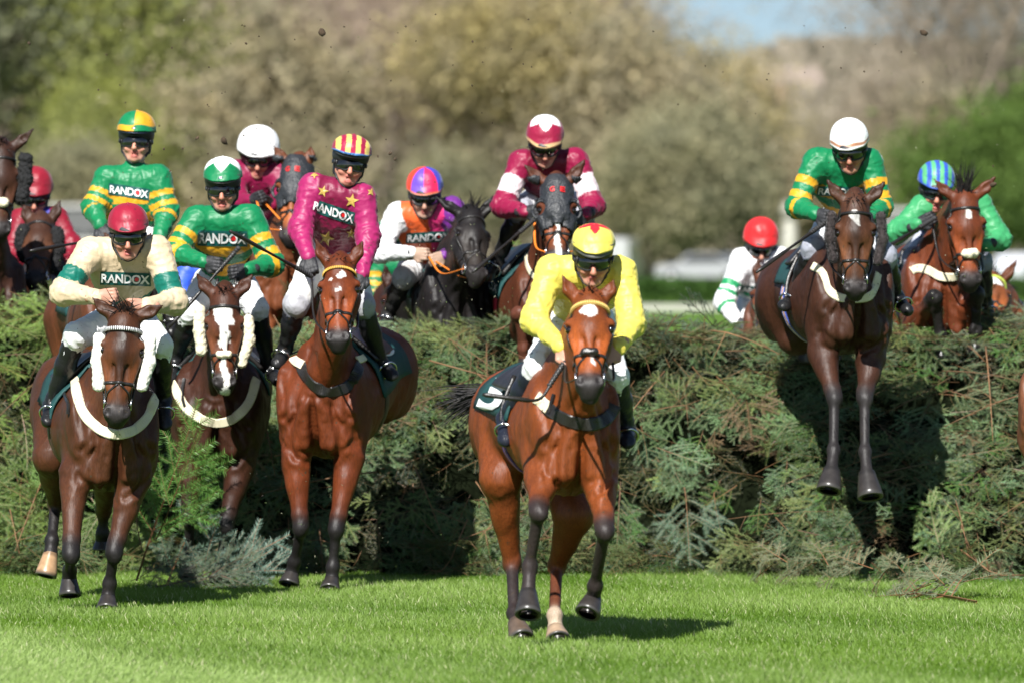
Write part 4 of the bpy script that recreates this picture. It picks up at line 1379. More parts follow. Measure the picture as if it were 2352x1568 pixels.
    def drape(name, t0, t1, a0, a1, off, m_, nu=10, nv=22, thick=.012, parent=body):
        VV = []; FF = []
        for i in range(nu + 1):
            for j in range(nv + 1):
                t = t0 + (t1 - t0) * i / nu; a = a0 + (a1 - a0) * j / nv
                c = C + bx * t * ln; dr = nrm(math.cos(a) * up + math.sin(a) * sd)
                h = bv.ray_cast(Vector(c + dr * .9), Vector(-dr), .9)
                q = np.array(h[0]) if h[0] is not None else c + dr * .3
                if np.linalg.norm(q - c) > .42: q = c + dr * .34
                VV.append(q + dr * (off + (.006 * math.sin(7 * a + 9 * t) if thick < .02 else 0)))
        for i in range(nu):
            for j in range(nv):
                FF.append((i * (nv + 1) + j, i * (nv + 1) + j + 1, (i + 1) * (nv + 1) + j + 1, (i + 1) * (nv + 1) + j))
        o = mesh_np(name, np.array(VV), FF, m_, parent, org)
        sm = o.modifiers.new("thickness", 'SOLIDIFY'); sm.thickness = thick; sm.offset = 1
        return o, VV, FF
    if sp.get('cloth', True):
        t0, t1, aa = sp.get('clothspan', (.30, .78, 1.45))
        cl, cV, cF = drape("saddle_cloth", t0, t1, -aa, aa, .008, M_TEAL)
        sV, _, _ = drape("saddle", t0 + .08, t1 - .2, -.85, .85, .028, M_LEATHER, thick=.025)
        cbv = BVHTree.FromPolygons([tuple(v) for v in cV], cF)
        for kind_, a_, b_ in sp.get('clothmarks', []):
            if kind_ == 'text':
                T, TF = text_2d(a_, .02); decal(cbv, b_, T, TF, .034, "lettering", M_WHITE, cl, org)
            elif kind_ == 'dot':
                T, TF = disc2(); decal(cbv, b_, T, TF, .036, "emblem_dot", M_RED, cl, org)
            elif kind_ == 'disc':
                T, TF = disc2(); decal(cbv, b_, T, TF, .033, "emblem_ring", M_WHITE, cl, org)
        gm = sp.get('girthm', M_BROWNL)
        mb = MB(); pts = []; ns = []
        for j in range(41):
            a = .9 + (2 * math.pi - 1.8) * j / 40
            c = C + bx * sp.get('girtht', .30) * ln; dr = nrm(math.cos(a) * up + math.sin(a) * sd)
            h = bv.ray_cast(Vector(c + dr * .9), Vector(-dr), .9)
            if h[0] is not None and np.linalg.norm(np.array(h[0]) - c) < .45: pts.append(np.array(h[0]) + dr * .004); ns.append(dr)
        gc = sp.get('girthc', [(.05, .03, .02)])
        nb_ = len(gc); gw = .085
        for i, g in enumerate(gc):
            o_ = (i - (nb_ - 1) / 2) * gw / nb_
            ribbon(mb, [p + bx * o_ for p in pts], ns, gw / nb_ * 1.02, .008, col=g)
        mb.build("girth", M_PLAIN, body, org)
    return dict(body=body, bv=bv, H=H, C=C, R=R, bits=bits, org=org, bx=bx, up=up, sd=sd, k=k, n=n)
# ------------------------------------------------------------------ jockeys
SKIN = (.46, .235, .165); LIP = (.34, .085, .07)
GREEN = (.003, .165, .058); GOLD = (.60, .30, .014); MAR = (.21, .010, .045); PINK = (.34, .018, .10); WHT = (.80, .80, .80)
CREAM = (.56, .44, .29); TEALC = (.003, .12, .085); YEL = (.68, .58, .095); LGREEN = (.04, .27, .10); BLUE = (.02, .06, .38); ORANGE = (.70, .11, .025)
RED = (.50, .012, .02); NAVY = (.016, .018, .06); GLOVE = (.016, .016, .018); PURPLE = (.10, .03, .30); HOTPINK = (.55, .02, .08)


def hand_sdf(S, wr, hd, col, e, grip=1.0):
    """a hand closed on a rein: palm, four bent fingers of different length, a thumb off the side of the palm"""
    a = nrm(hd - wr); tw = np.array([0, -1.0, 0])
    if abs(a.dot(tw)) > .9: tw = np.array([0, 0, 1.0])
    w_ = nrm(np.cross(a, tw)) * e; b = nrm(np.cross(w_, a)) * e
    if b[1] > 0: b = -b
    S.cone(wr - a * .05, wr + a * .02, .031, .030, col, k=.02)
    S.ell(wr + a * .05, (.052, .043, .024), [a, w_, b], col, k=.02)
    for i, ln in enumerate((.9, 1.05, 1.0, .8)):
        kn = wr + a * .088 + w_ * (i - 1.5) * .0215 + b * .006
        p1 = kn + a * .030 * ln - b * .006
        p2 = p1 + a * .004 - b * .030 * ln
        p3 = p2 - a * .024 * ln - b * .004
        S.cone(kn - a * .03, kn, .010, .0115, col, k=.008)
        S.cone(kn, p1, .0115, .0105, col, k=.004)
        S.cone(p1, p2, .0105, .0095, col, k=.004)
        S.cone(p2, p3, .0095, .0085, col, k=.004)
    t0 = wr + a * .030 + w_ * .034 * -e * e
    t1 = t0 - w_ * .020 + a * .032 + b * .006
    t2 = t1 + a * .028 + w_ * .008 - b * .012
    S.cone(t0, t1, .014, .012, col, k=.010); S.cone(t1, t2, .012, .010, col, k=.004)


def cap_mesh(name, o, fr, a, b, c, pat, parent, org, peak=.035, brim=None):
    """cloth cap cover over the helmet: fr = (s, v, f) axes; pat(th, ph) gives the colour; th = 0 at the front"""
    s, v, f = fr; nt_, np_ = 96, 28
    V = []; Cc = []; Fs = []
    for i in range(np_ + 1):
        for j in range(nt_):
            th = 2 * math.pi * j / nt_; x = i / np_
            ph = -.08 + (math.pi / 2 + .08) * x
            front = max(0.0, math.cos(th)) ** 1.5
            rr = math.cos(max(ph, 0)) ** .82
            p = s * a * rr * math.sin(th) + f * c * rr * math.cos(th) + v * b * math.sin(ph)
            drop = max(0, 1 - x * 5)
            p = p + f * peak * front * drop - v * .016 * front * drop + v * .006 * math.sin(th * 5) * math.exp(-((x - .12) / .08) ** 2)
            p = p * (1 + .010 * math.sin(9 * th + 3 * x) * math.sin(6 * x + 2) + .010 * (1 - abs(math.sin(6.5 * th + 4 * math.sin(5 * x + 2 * th)))) ** 3 * math.cos(1.4 * x))
            V.append(o + p); Cc.append(pat(math.atan2(math.sin(th), math.cos(th)), x))
    for i in range(np_):
        for j in range(nt_):
            j2 = (j + 1) % nt_
            Fs.append((i * nt_ + j, i * nt_ + j2, (i + 1) * nt_ + j2, (i + 1) * nt_ + j))
    n0 = len(V)          # inner lining under the rim
    for j in range(nt_):
        V.append(V[j] * .93 + o * .07 + v * .012); Cc.append(tuple(.5 * q for q in Cc[j]))
    for j in range(nt_):
        j2 = (j + 1) % nt_
        Fs.append((n0 + j, n0 + j2, j2, j))
    cp = mesh_np(name, np.array(V), Fs, M_CAP, parent, org, np.array(Cc))
    mb = MB(); mb.tube([o + v * (b - .003), o + v * (b + .006)], [.012, .007], 10, Cc[-nt_ - 1] if False else pat(0, 1.0))
    mb.build("cap_button", M_CAP, cp, org)
    return cp


def rider(r):
    D = r['D']
    X = lambda q: P(q[0], q[1], D + (q[2] if len(q) > 2 else 0.0))
    yaw, pit, rol = (math.radians(a) for a in r.get('head', (0, 15, 0)))
    f = np.array([0, -1.0, 0]); s = np.array([1.0, 0, 0]); v = np.array([0, 0, 1.0])
    # pitch (chin down +), yaw (towards viewer's right +), roll (clockwise in the picture +)
    def rot(ax, an):
        return np.array(Matrix.Rotation(an, 3, Vector(ax)))
    M = rot((0, 0, 1), yaw) @ rot((1, 0, 0), pit)
    s, v, f = M @ s, M @ v, M @ f
    Mr = rot(f, -rol); s, v = Mr @ s, Mr @ v
    hk = r.get('hs', 1.06)
    gp = P(r['gog'][0], r['gog'][1], D + (r['gog'][2] if len(r['gog']) > 2 else 0) - .0)
    hc = gp - f * .098 * hk - v * .012 * hk
    Hh = lambda a, b, c: hc + hk * (a * s + b * v + c * f)
    ax = [s, v, f]
    sk = r.get('skin', SKIN)
    shl, shr, ell_, elr, wrl, wrr, hdl, hdr = (X(r[q]) for q in ('shl', 'shr', 'ell', 'elr', 'wrl', 'wrr', 'hdl', 'hdr'))
    hip = X(r['hip']); knl, knr, anl, anr, tol, tor = (X(r[q]) for q in ('knl', 'knr', 'anl', 'anr', 'tol', 'tor'))
    nk = (shl + shr) / 2
    sx = nrm(shr - shl); dn = nrm(hip - nk); dn = nrm(dn - dn.dot(sx) * sx); ch = np.cross(sx, dn)
    if ch[1] > 0: ch = -ch
    # ---- body
    S = Sdf()
    S.ell(Hh(0, .025, -.01), (.076 * hk, .105 * hk, .096 * hk), ax, sk)
    S.cone(Hh(0, -.03, .02), Hh(0, -.088, .052), .062 * hk, .030 * hk, sk, k=.03)
    for e in (-1, 1):
        S.ell(Hh(e * .040, -.032, .055), (.026 * hk, .024 * hk, .028 * hk), ax, tuple(np.array(sk) * (1.08, .92, .9)), k=.02)
        S.ell(Hh(e * .032, .012, .092), (.020 * hk, .011 * hk, .012 * hk), ax, sk, k=.012, sub=True)
        S.ell(Hh(e * .011, -.036, .098), (.009 * hk, .007 * hk, .010 * hk), ax, sk, k=.008)
        S.cone(Hh(e * .06, -.03, .0), Hh(e * .03, -.092, .045), .022 * hk, .016 * hk, sk, k=.02)
        S.ell(Hh(e * .078, -.005, -.012), (.008, .026, .016), ax, sk, k=.008)
    S.cone(Hh(0, .012, .090), Hh(0, -.032, .110), .009 * hk, .0135 * hk, tuple(np.array(sk) * (1.1, .85, .8)), k=.012)
    mo = r.get('mouth', .2)
    S.ell(Hh(0, -.060, .088), (.024 * hk, .006 * hk, .010 * hk), ax, LIP, k=.005, w=4)
    S.ell(Hh(0, -.070 - .012 * mo, .084), (.021 * hk, .007 * hk, .010 * hk), ax, LIP, k=.005, w=4)
    S.ell(Hh(0, -.065 - .005 * mo, .098), (.022 * hk, (.003 + .010 * mo) * hk, .014 * hk), ax, LIP, k=.004, sub=True)
    S.ell(Hh(0, -.098, .066), (.022 * hk, .016 * hk, .018 * hk), ax, sk, k=.015)
    ncb = nk + dn * .03 - ch * .02
    S.cone(Hh(0, -.05, -.025), ncb, .056 * hk, .062, sk, k=.03)
    S.ell(nk * .55 + hip * .45, (.14, .09, np.linalg.norm(hip - nk) * .5), [sx, ch, dn], sk, k=.05)
    S.cone(shl + (shr - shl) * .08, shl + (shr - shl) * .92, .052, .052, sk, k=.04)
    for a, b, c, d_, e, gl in ((shl, ell_, wrl, hdl, -1, r.get('glove', True)), (shr, elr, wrr, hdr, 1, r.get('glove', True))):
        S.cone(a, b, .046, .038, sk, k=.03); S.cone(b, c, .038, .027, sk, k=.03)
        hand_sdf(S, c, d_, sk, e)
    for kn, an, to, e in ((knl, anl, tol, -1), (knr, anr, tor, 1)):
        hp = hip + sx * e * .09
        S.cone(hp, kn, .075, .050, sk, k=.04); S.cone(kn, an, .046, .032, sk, k=.03); S.cone(an, to, .026, .022, sk, k=.02)
    V, Fq = S.mesh(r.get('vox', .0075))
    col = S.colours(V, .006)
    if False:
        q = (V - hc) / hk; tt = (np.abs(q @ s) < .018) & (np.abs(q @ v + .063) < .006) & (q @ f > .07)
        col[tt] = (.7, .68, .62)
    org = np.array([hip[0], hip[1], hip[2]])
    body = mesh_np("person", V, Fq, M_SKIN, None, org, col); body.location = org
    tag(body, r['label'], "jockey", "jockeys riding in the race")
    # ---- jacket
    J = Sdf(); parts = []
    tl = np.linalg.norm(hip - nk)
    J.ell(nk + dn * .16, (.200, .125, .20), [sx, ch, dn], k=.06)
    J.cone(nk + dn * .18, hip - dn * min(.13, tl * .35), .165, .140, k=.08, q=ch, qf=.78)
    J.cone(shl + (shr - shl) * .10, shl + (shr - shl) * .90, .082, .082, k=.06)
    ctop = ncb + nrm(hc - ncb) * max(.035, np.linalg.norm(hc - ncb) - .150)
    J.cone(ncb - dn * .02, ctop, .076, .060, k=.03)
    for sh_ in (shl, shr): J.cone(sh_ * .85 + nk * .15, ctop - nrm(hc - ncb) * .02, .072, .045, k=.04)
    ntor = len(J.p)
    pf = r.get('puff', 1.0) * .93
    for a, b, c in ((shl, ell_, wrl), (shr, elr, wrr)):
        J.cone(a, b, .084 * pf, .075 * pf, k=.05)
        J.cone(b, c, .073 * pf, .045, k=.05)
        J.cone(c, c + nrm(c - b) * .012, .045, .040, k=.01)
    V, Fq = J.mesh(.0095 if not r.get('far') else .013)
    N = vnormals(V, Fq)
    X_, Y_, Z_ = V.T
    dd = []
    dd.append(np.min([Sdf.dist(p, X_, Y_, Z_) for p in J.p[:ntor]], 0) + .012)
    for i in (0, 1, 3, 4): dd.append(Sdf.dist(J.p[ntor + i], X_, Y_, Z_))
    reg = np.argmin(dd, 0)
    segs = [None, (shl, ell_), (ell_, wrl), (shr, elr), (elr, wrr)]
    T = ((V - nk) @ dn) / tl
    lat = (V - nk) @ sx; frt = (V - nk) @ ch
    for i in (1, 2, 3, 4):
        a, b = segs[i]; m_ = reg == i
        T[m_] = ((V[m_] - a) @ (b - a)) / ((b - a) @ (b - a))
    wrk = np.zeros(len(V))
    for i in range(5):
        m_ = reg == i
        if i == 0:
            wrk[m_] = crease(V[m_], 62, 30 + r.get('seed', 0), (1.3, 1, .42)) * .0070 + crease(V[m_], 115, 60 + r.get('seed', 0), (.5, 1, 1.2)) * .0022
        else:
            a, b = segs[i]; t_ = nrm(b - a)
            z = (V[m_] - a) @ t_
            el = np.exp(-((T[m_] - (1 if i in (1, 3) else 0)) / .45) ** 2)
            side = (V[m_] - a) - np.outer(z, t_)
            wrk[m_] = (np.abs(np.sin(z * 40 + 3.4 * wob(V[m_], 30, 31 + i))) - .5) * .007 * (.1 + .9 * el) + crease(V[m_], 62, 70 + i + r.get('seed', 0), (.6, 1, 1.1)) * .0065 + crease(V[m_], 120, 80 + i, (1.3, 1, .5)) * .0020
    V = V + N * wrk[:, None]
    C0 = np.array([r['silk'](int(g), float(t), float(l), float(fr_)) for g, t, l, fr_ in zip(reg, T + .012 * wob(V, 30, 9), lat, frt)])
    jk = mesh_np("silk_jacket", V, Fq, M_SILK, body, org, C0)
    jbv = bvh_of(V, Fq)
    if r.get('panel'):
        q = r['panel']['quad']
        g, gf = grid2(26, 8)
        decal(jbv, q, g, gf, .005, "sponsor_panel", M_PANEL, jk, org)
        qa = np.array(q, float)
        def sub(u0, v0, u1, v1):
            bl = lambda u, v: (qa[0] * (1 - u) + qa[1] * u) * (1 - v) + (qa[3] * (1 - u) + qa[2] * u) * v
            return [bl(u0, v0), bl(u1, v0), bl(u1, v1), bl(u0, v1)]
        u0, u1 = r['panel'].get('span', (.03, .97))
        T2, TF = text_2d("RANDOX", .026, .95)
        decal(jbv, sub(u0, .16, u1, .84), T2, TF, .011, "lettering", M_WHITE, jk, org)
        # the red dot in the letter O
        du = u1 - u0; cx = u0 + du * .735
        asp = np.linalg.norm(qa[1] - qa[0]) / np.linalg.norm(qa[3] - qa[0])
        T2, TF = disc2(14)
        rr = .15
        decal(jbv, sub(cx - rr / asp, .51 - rr, cx + rr / asp, .51 + rr), T2, TF, .012, "emblem_dot", M_RED, jk, org)
    for i, st in enumerate(r.get('stars', [])):
        pts = []
        for k in range(10):
            an = math.pi * k / 5 + st[3]; rr = .5 if k % 2 == 0 else .21
            pts.append((.5 + rr * math.sin(an), .5 + rr * math.cos(an)))
        Vs = [(.5, .5)] + pts + [(.5 + (p[0] - .5) * .5, .5 + (p[1] - .5) * .5) for p in pts]
        Fs = [(0, 11 + k, 11 + (k + 1) % 10) for k in range(10)] + [(11 + k, 1 + k, 1 + (k + 1) % 10, 11 + (k + 1) % 10) for k in range(10)]
        z = st[2]
        decal(jbv, [(st[0] - z, st[1] + z), (st[0] + z, st[1] + z), (st[0] + z, st[1] - z), (st[0] - z, st[1] - z)], Vs, Fs, .006, "star_patch", mat("star_yellow", (.46, .31, .07), rough=.4), jk, org)
    # ---- gloves
    if r.get('glove', True):
        for c, d_, e in ((wrl, hdl, -1), (wrr, hdr, 1)):
            G = Sdf(); hand_sdf(G, c, d_, (1, 1, 1), e)
            Vg, Fg = G.mesh(.0055)
            Vg = Vg + vnormals(Vg, Fg) * .0035
            g = mesh_np("glove", Vg, Fg, mat("glove_cloth", (.018, .018, .021), rough=.6, vary=.3, bump=[(60, .004, (1, 1, 1))]), body, org)
            cf = r.get('cuff')
            mb = MB(); a = nrm(d_ - c)
            mb.tube([c - a * .022, c - a * .002], [.041, .040], 14, None); 
            mb.build("glove_cuff", mat("cuff_" + r.get('cuffn', 'dark'), r.get('cuff', (.03, .03, .033)), rough=.6), g, org)
    else:
        for c, b_ in ((wrl, ell_), (wrr, elr)):
            mb = MB(); a = nrm(c - b_); mb.tube([c + a * .0, c + a * .018], [.046, .044], 16)
            mb.build("sleeve_cuff", mat("cuff_" + r.get('cuffn', 'dark'), r.get('cuff', (.03, .03, .033)), rough=.5), jk, org)
    # ---- breeches and boots
    bc = r.get('breech', (.78, .78, .79)); kc = r.get('kneec', bc)
    B = Sdf()
    B.ell(hip, (.165, .14, .13), [sx, ch, dn], bc, k=.05)
    for kn, an, e in ((knl, anl, -1), (knr, anr, 1)):
        hp = hip + sx * e * .085
        B.cone(hp, kn, .112, .074, bc, k=.05)
        B.ell(kn, (.070, .070, .070), None, kc, k=.03)
        B.cone(kn, kn * .78 + an * .22, .070, .064, kc, k=.03)
    V, Fq = B.mesh(.011)
    N = vnormals(V, Fq)
    cB = B.colours(V, .010)
    V = V + N * (crease(V, 60, 40 + r.get('seed', 0), (1, 1, .7)) * .007 + crease(V, 120, 41) * .003)[:, None]
    mesh_np("breeches", V, Fq, M_BREECH, body, org, cB)
    for kn, an, to, e in ((knl, anl, tol, -1), (knr, anr, tor, 1)):
        O = Sdf(); t_ = nrm(an - kn); ft = nrm(to - an)
        top = kn * .84 + an * .16
        bcol = r.get('bootc', (.012, .012, .013)); tpc = r.get('boott', bcol)
        O.cone(top, kn * .55 + an * .45, .066, .061, bcol, k=.02); O.cone(kn * .55 + an * .45, an, .061, .043, bcol, k=.03)
        O.cone(top - t_ * .005, top + t_ * .03, .067, .067, tpc, k=.01)
        O.cone(an + t_ * .01, to, .043, .036, bcol, k=.03)
        O.ell(to, (.055, .040, .034), [ft, nrm(np.cross(ft, t_ + .01)), nrm(np.cross(ft, np.cross(ft, t_ + .01)))], bcol, k=.02)
        O.cone(an + t_ * .045 - ft * .02, an + t_ * .05 + ft * .0, .028, .028, bcol, k=.02)
        V, Fq = O.mesh(.009)
        N = vnormals(V, Fq)
        z = (V - kn) @ t_
        V = V + N * (np.sin(z * 75 + wob(V, 18, 50) * 2.2) * .003 * np.exp(-((z - np.linalg.norm(an - kn)) / .14) ** 2) + wob(V, 32, 51) * .0018)[:, None]
        bo = mesh_np("riding_boot", V, Fq, M_BOOT, body, org, O.colours(V, .006))
        # stirrup iron under the ball of the foot
        if not r.get('nostirrup'):
            c = an * .35 + to * .65; w_ = nrm(np.cross(ft, t_)); upv = nrm(-t_ + .0001)
            mb = MB()
            pts = [c + w_ * .058 * math.sin(a) + (upv * .075 * (1 - math.cos(a)) / 1.4 - upv * .045) for a in np.linspace(-2.6, 2.6, 22)]
            mb.tube(pts + [pts[0]], .007, 6)
            si = mb.build("stirrup", M_METAL, r['horse']['body'] if r.get('horse') else body, r['horse']['org'] if r.get('horse') else org)
            if r.get('horse'):
                tp = (pts[10] + pts[11]) / 2
                sadd = r['horse']['C'] + (r['horse']['R'] - r['horse']['C']) * .36 + r['horse']['up'] * .30 + r['horse']['sd'] * e * .22
                mb = MB(); mb.tube(catmull([tp, (tp * .5 + sadd * .5) + r['horse']['sd'] * e * .03, sadd], 6), .012, 6, sq=.35)
                mb.build("stirrup_leather", M_LEATHER, si, r['horse']['org'])
    # ---- helmet, cap cover, goggles
    lift = r.get('lift', 0.0)
    a_, b_, c_ = r.get('capw', .112), r.get('caph', .150) - .034 - lift * .9, .138
    co = Hh(0, .078 + lift, -.012)
    Hs = Sdf()
    Hs.ell(Hh(0, .066, -.012), (a_ * .95, (b_ + lift) * .80, c_ * .95), ax, k=.02)
    for e in (-1, 1):
        Hs.ell(Hh(e * .082, -.005, -.022), (.013 * hk, .055 * hk, .036 * hk), ax, k=.02)
        Hs.cone(Hh(e * .078, -.045, -.01), Hh(e * .066, -.080, .02), .009, .006, k=.015)
    Hs.ell(Hh(0, -.03, -.09), (.07 * hk, .05 * hk, .03 * hk), ax, k=.03)
    Hs.ell(Hh(0, -.02, .110), (.068 * hk, .068 * hk, .09 * hk), ax, k=.008, sub=True)
    V, Fq = Hs.mesh(.0075)
    he = mesh_np("helmet", V, Fq, M_HELM, body, org)
    # peak plate under the cap's rim
    pk = r.get('peakh', .040)
    VV = []; FF = []
    for i in range(9):
        t = i / 8
        for j in range(25):
            an = math.radians(-72 + 144 * j / 24)
            ext = .030 * math.cos(an) ** 2 * t
            VV.append(Hh(0, .078 + lift, -.012) + s * (a_ * .985) * math.sin(an) * (1 - .05 * t) + f * ((c_ * .985) * math.cos(an) + ext) + v * (.012 - t * pk * (math.cos(an) ** .6)))
    for i in range(8):
        for j in range(24): FF.append((i * 25 + j, i * 25 + j + 1, i * 25 + 26 + j, i * 25 + 25 + j))
    po = mesh_np("helmet_peak", np.array(VV), FF, mat("peak_" + r.get('peakn', 'black'), r.get('peakc', (.02, .021, .024)), rough=.5), he, org)
    sm = po.modifiers.new("thickness", 'SOLIDIFY'); sm.thickness = .006
    if r.get('badge'):
        mb = MB(); c = VV[4 * 25 + 12] + f * .006
        if r['badge'] == 'oval':
            mb.tube([c - f * .001, c + f * .004], [.022, .020], 16)
            o = mb.build("helmet_badge", M_METAL, he, org)
        else:
            mb.box(c, (.011, .011, .003), [nrm(s + v), nrm(v - s), f]); mb.build("helmet_badge", mat("badge_gold", (.45, .25, .12), rough=.4), he, org)
    cap_mesh("cap_cover", co, (s, v, f), a_ * 1.02, b_, c_ * 1.02, r['cap'], he, org, r.get('capbrim', .034))
    # chin strap
    mb = MB(); mb.tube(catmull([Hh(-.075, -.05, .02), Hh(-.045, -.100, .045), Hh(0, -.122, .058), Hh(.045, -.100, .045), Hh(.075, -.05, .02)], 6), .006, 6, sq=.6)
    mb.build("chin_strap", M_HELM, he, org)
    # goggles
    VV = []; FF = []; nu, nv = 28, 8
    for i in range(nv + 1):
        for j in range(nu + 1):
            an = math.radians(-66 + 132 * j / nu); t = i / nv * 2 - 1
            notch = .016 * math.exp(-(an / .16) ** 2) if t < 0 else 0
            hgt = .033 * (1 - .30 * (abs(an) / 1.15) ** 3)
            y = .010 + t * hgt + (notch if i == 0 else notch * (-t))
            VV.append(Hh(math.sin(an) * .090, y, math.cos(an) * .108 + .002 - .010 * t * t))
    for i in range(nv):
        for j in range(nu): FF.append((i * (nu + 1) + j, i * (nu + 1) + j + 1, (i + 1) * (nu + 1) + j + 1, (i + 1) * (nu + 1) + j))
    go = mesh_np("goggles", np.array(VV), FF, M_GOG, body, org)
    sm = go.modifiers.new("thickness", 'SOLIDIFY'); sm.thickness = .008; sm.offset = -1
    ed = [VV[j] for j in range(nu + 1)] + [VV[i * (nu + 1) + nu] for i in range(1, nv)] + [VV[nv * (nu + 1) + j] for j in range(nu, -1, -1)] + [VV[i * (nu + 1)] for i in range(nv - 1, 0, -1)]
    mb = MB(); mb.tube(ed + ed[:1], .0055, 6); mb.build("goggle_frame", mat("goggle_frame_rubber", r.get('gogc', (.015, .015, .016)), rough=.35), go, org)
    mb = MB(); pts = []; ns = []
    for j in range(20):
        an = math.radians(62 + (298 - 62) * j / 19); d_ = nrm(s * math.sin(an) + f * math.cos(an)); pts.append(Hh(0, .016, -.008) + s * math.sin(an) * .104 * hk + f * math.cos(an) * .128 * hk); ns.append(d_)
    ribbon(mb, pts, ns, .026, .004); mb.build("goggle_strap", M_HELM, go, org)
    return dict(body=body, hdl=hdl, hdr=hdr, wrl=wrl, wrr=wrr)


def whip(label, a, b, r0=.012, r1=.004, pad=True):
    """riding whip from its handle end a to its tip b"""
    mb = MB(); d = nrm(b - a)
    n = np.linalg.norm(b - a)
    mb.tube([a, a + d * .01, a + d * .20, a + d * .21, b - d * .22, b - d * .20, b - d * .02, b], [.010, r0 + .003, r0 + .001, r0 * .75, r0 * .55, r1 + .008, r1 + .010, r1 + .003] if pad else [.010, r0, r0, r0 * .7, r0 * .55, r1 + .001, r1, r1], 10)
    o = mb.build("riding_whip", M_LEATHER, None, a); o.location = a
    tag(o, label, "riding whip", "riding whips")
    mb = MB()
    for i in range(9): mb.tube([a + d * (.015 + .02 * i), a + d * (.025 + .02 * i)], [r0 + .0035, r0 + .0035], 10)
    mb.build("whip_grip", mat("whip_grip_rubber", (.03, .03, .032), rough=.7), o, a)
    return o
# ------------------------------------------------------------------ cap and silk patterns
def solid(c): return lambda *a: c
def tri_(th, n, ph=0.0): return 1 - abs(((th / (2 * math.pi / n)) + .5 + ph) % 1 - .5) * 2
def starcap(base, top, n, x0, dx, rim=None):
    def f(th, x):
        if rim and x < .10: return rim
        return top if x > x0 - dx * tri_(th, n) else base
    return f
def stripecap(a, b, n, rim):
    def f(th, x):
        if x < .07: return rim
        l = math.sin(th) * math.cos(math.pi / 2 * x) ** .82
        return a if int(math.floor(l * n + .5 * n % 1 + 20.5)) % 2 == 0 else b
    return f
def quartcap(th, x):
    g = th < 0
    if abs(th) < 1.7 and x < .17: g = not g
    return GREEN if g else GOLD
def sixcap(th, x):
    if x < .07: return (.80, .70, .66) if x < .03 else (.80, .16, .05)
    return [(.72, .05, .02), (.13, .06, .42), (.72, .02, .09), (.05, .05, .40)][0 if th < -.85 else 1 if th < -.05 else 2 if th < .85 else 3]
def bandcap(th, x): return (.36, .17, .09) if .07 < x < .13 else WHT


def hoops(reg, t, lat, fr):
    if reg == 0: return GOLD if (.16 < t < .33 or .50 < t < .70 or .86 < t) else GREEN
    if reg in (1, 3): return GOLD if (.40 < t < .56 or .72 < t < .88) else GREEN
    return GOLD if (.06 < t < .26) else GREEN
def cream(reg, t, lat, fr):
    if reg == 0: return TEALC if .46 < t < .68 else CREAM
    if reg in (1, 3): return TEALC if .50 < t < .84 else CREAM
    return CREAM
def maroonw(reg, t, lat, fr):
    if reg in (1, 3): return (.70, .58, .60) if .36 < t < .74 else (.22, .005, .04)
    return (.22, .005, .04) if reg else (.15, .003, .022)
def plum(reg, t, lat, fr): return (.30, .013, .095) if reg else (.17, .006, .04)
def lgreen(reg, t, lat, fr):
    if reg == 0: return (.02, .05, .36) if (abs(lat) < .06 and t > .05) or t > .35 else LGREEN
    return LGREEN
def split(reg, t, lat, fr):
    if reg in (1, 2): return WHT
    if reg in (3, 4): return (.13, .018, .20)
    return ORANGE if lat < .02 else ((.60, .03, .16) if lat < .13 else (.13, .018, .20))
def whgreen(reg, t, lat, fr):
    G_ = (.01, .26, .09)
    if reg == 0: return G_ if .42 < t < .52 else WHT
    if reg in (1, 3): return G_ if .52 < t < .66 else (G_ if .74 < t < .82 else WHT)
    return G_ if .25 < t < .38 else WHT


# ------------------------------------------------------------------ markings, in the head's own axes (s across, u down the face)
def star(u0, rs, ru): return lambda s, u, n: (np.abs(s / rs) ** 1.4 + np.abs((u - u0) / ru) ** 1.4) < 1
def blaze_wide(s, u, n):
    wv = np.interp(u, [.06, .10, .17, .21, .27, .33, .45, .62], [0, .048, .044, .022, .028, .016, .018, .020])
    return (np.abs(s + .006 * np.sin(u * 20)) < wv) & (u > .07)
def strip(s, u, n): return (np.abs(s) < .017) & (u > .10) & (u < .52)
def irregular(s, u, n): return ((np.abs((s - .012 + .3 * (u - .12)) / .034) + np.abs((u - .125) / .030)) < 1) | (((s + .035) ** 2 + (u - .16) ** 2) < .012 ** 2) | ((np.abs(s + .0) < .03) & (np.abs(u - .225) < .007))
def star_snip(s, u, n): return star(.125, .036, .042)(s, u, n) | ((np.abs(s - .010) < .010) & (np.abs(u - .415) < .022))

# ------------------------------------------------------------------ the horses and their riders
SOCK = (.42, .33, .24)
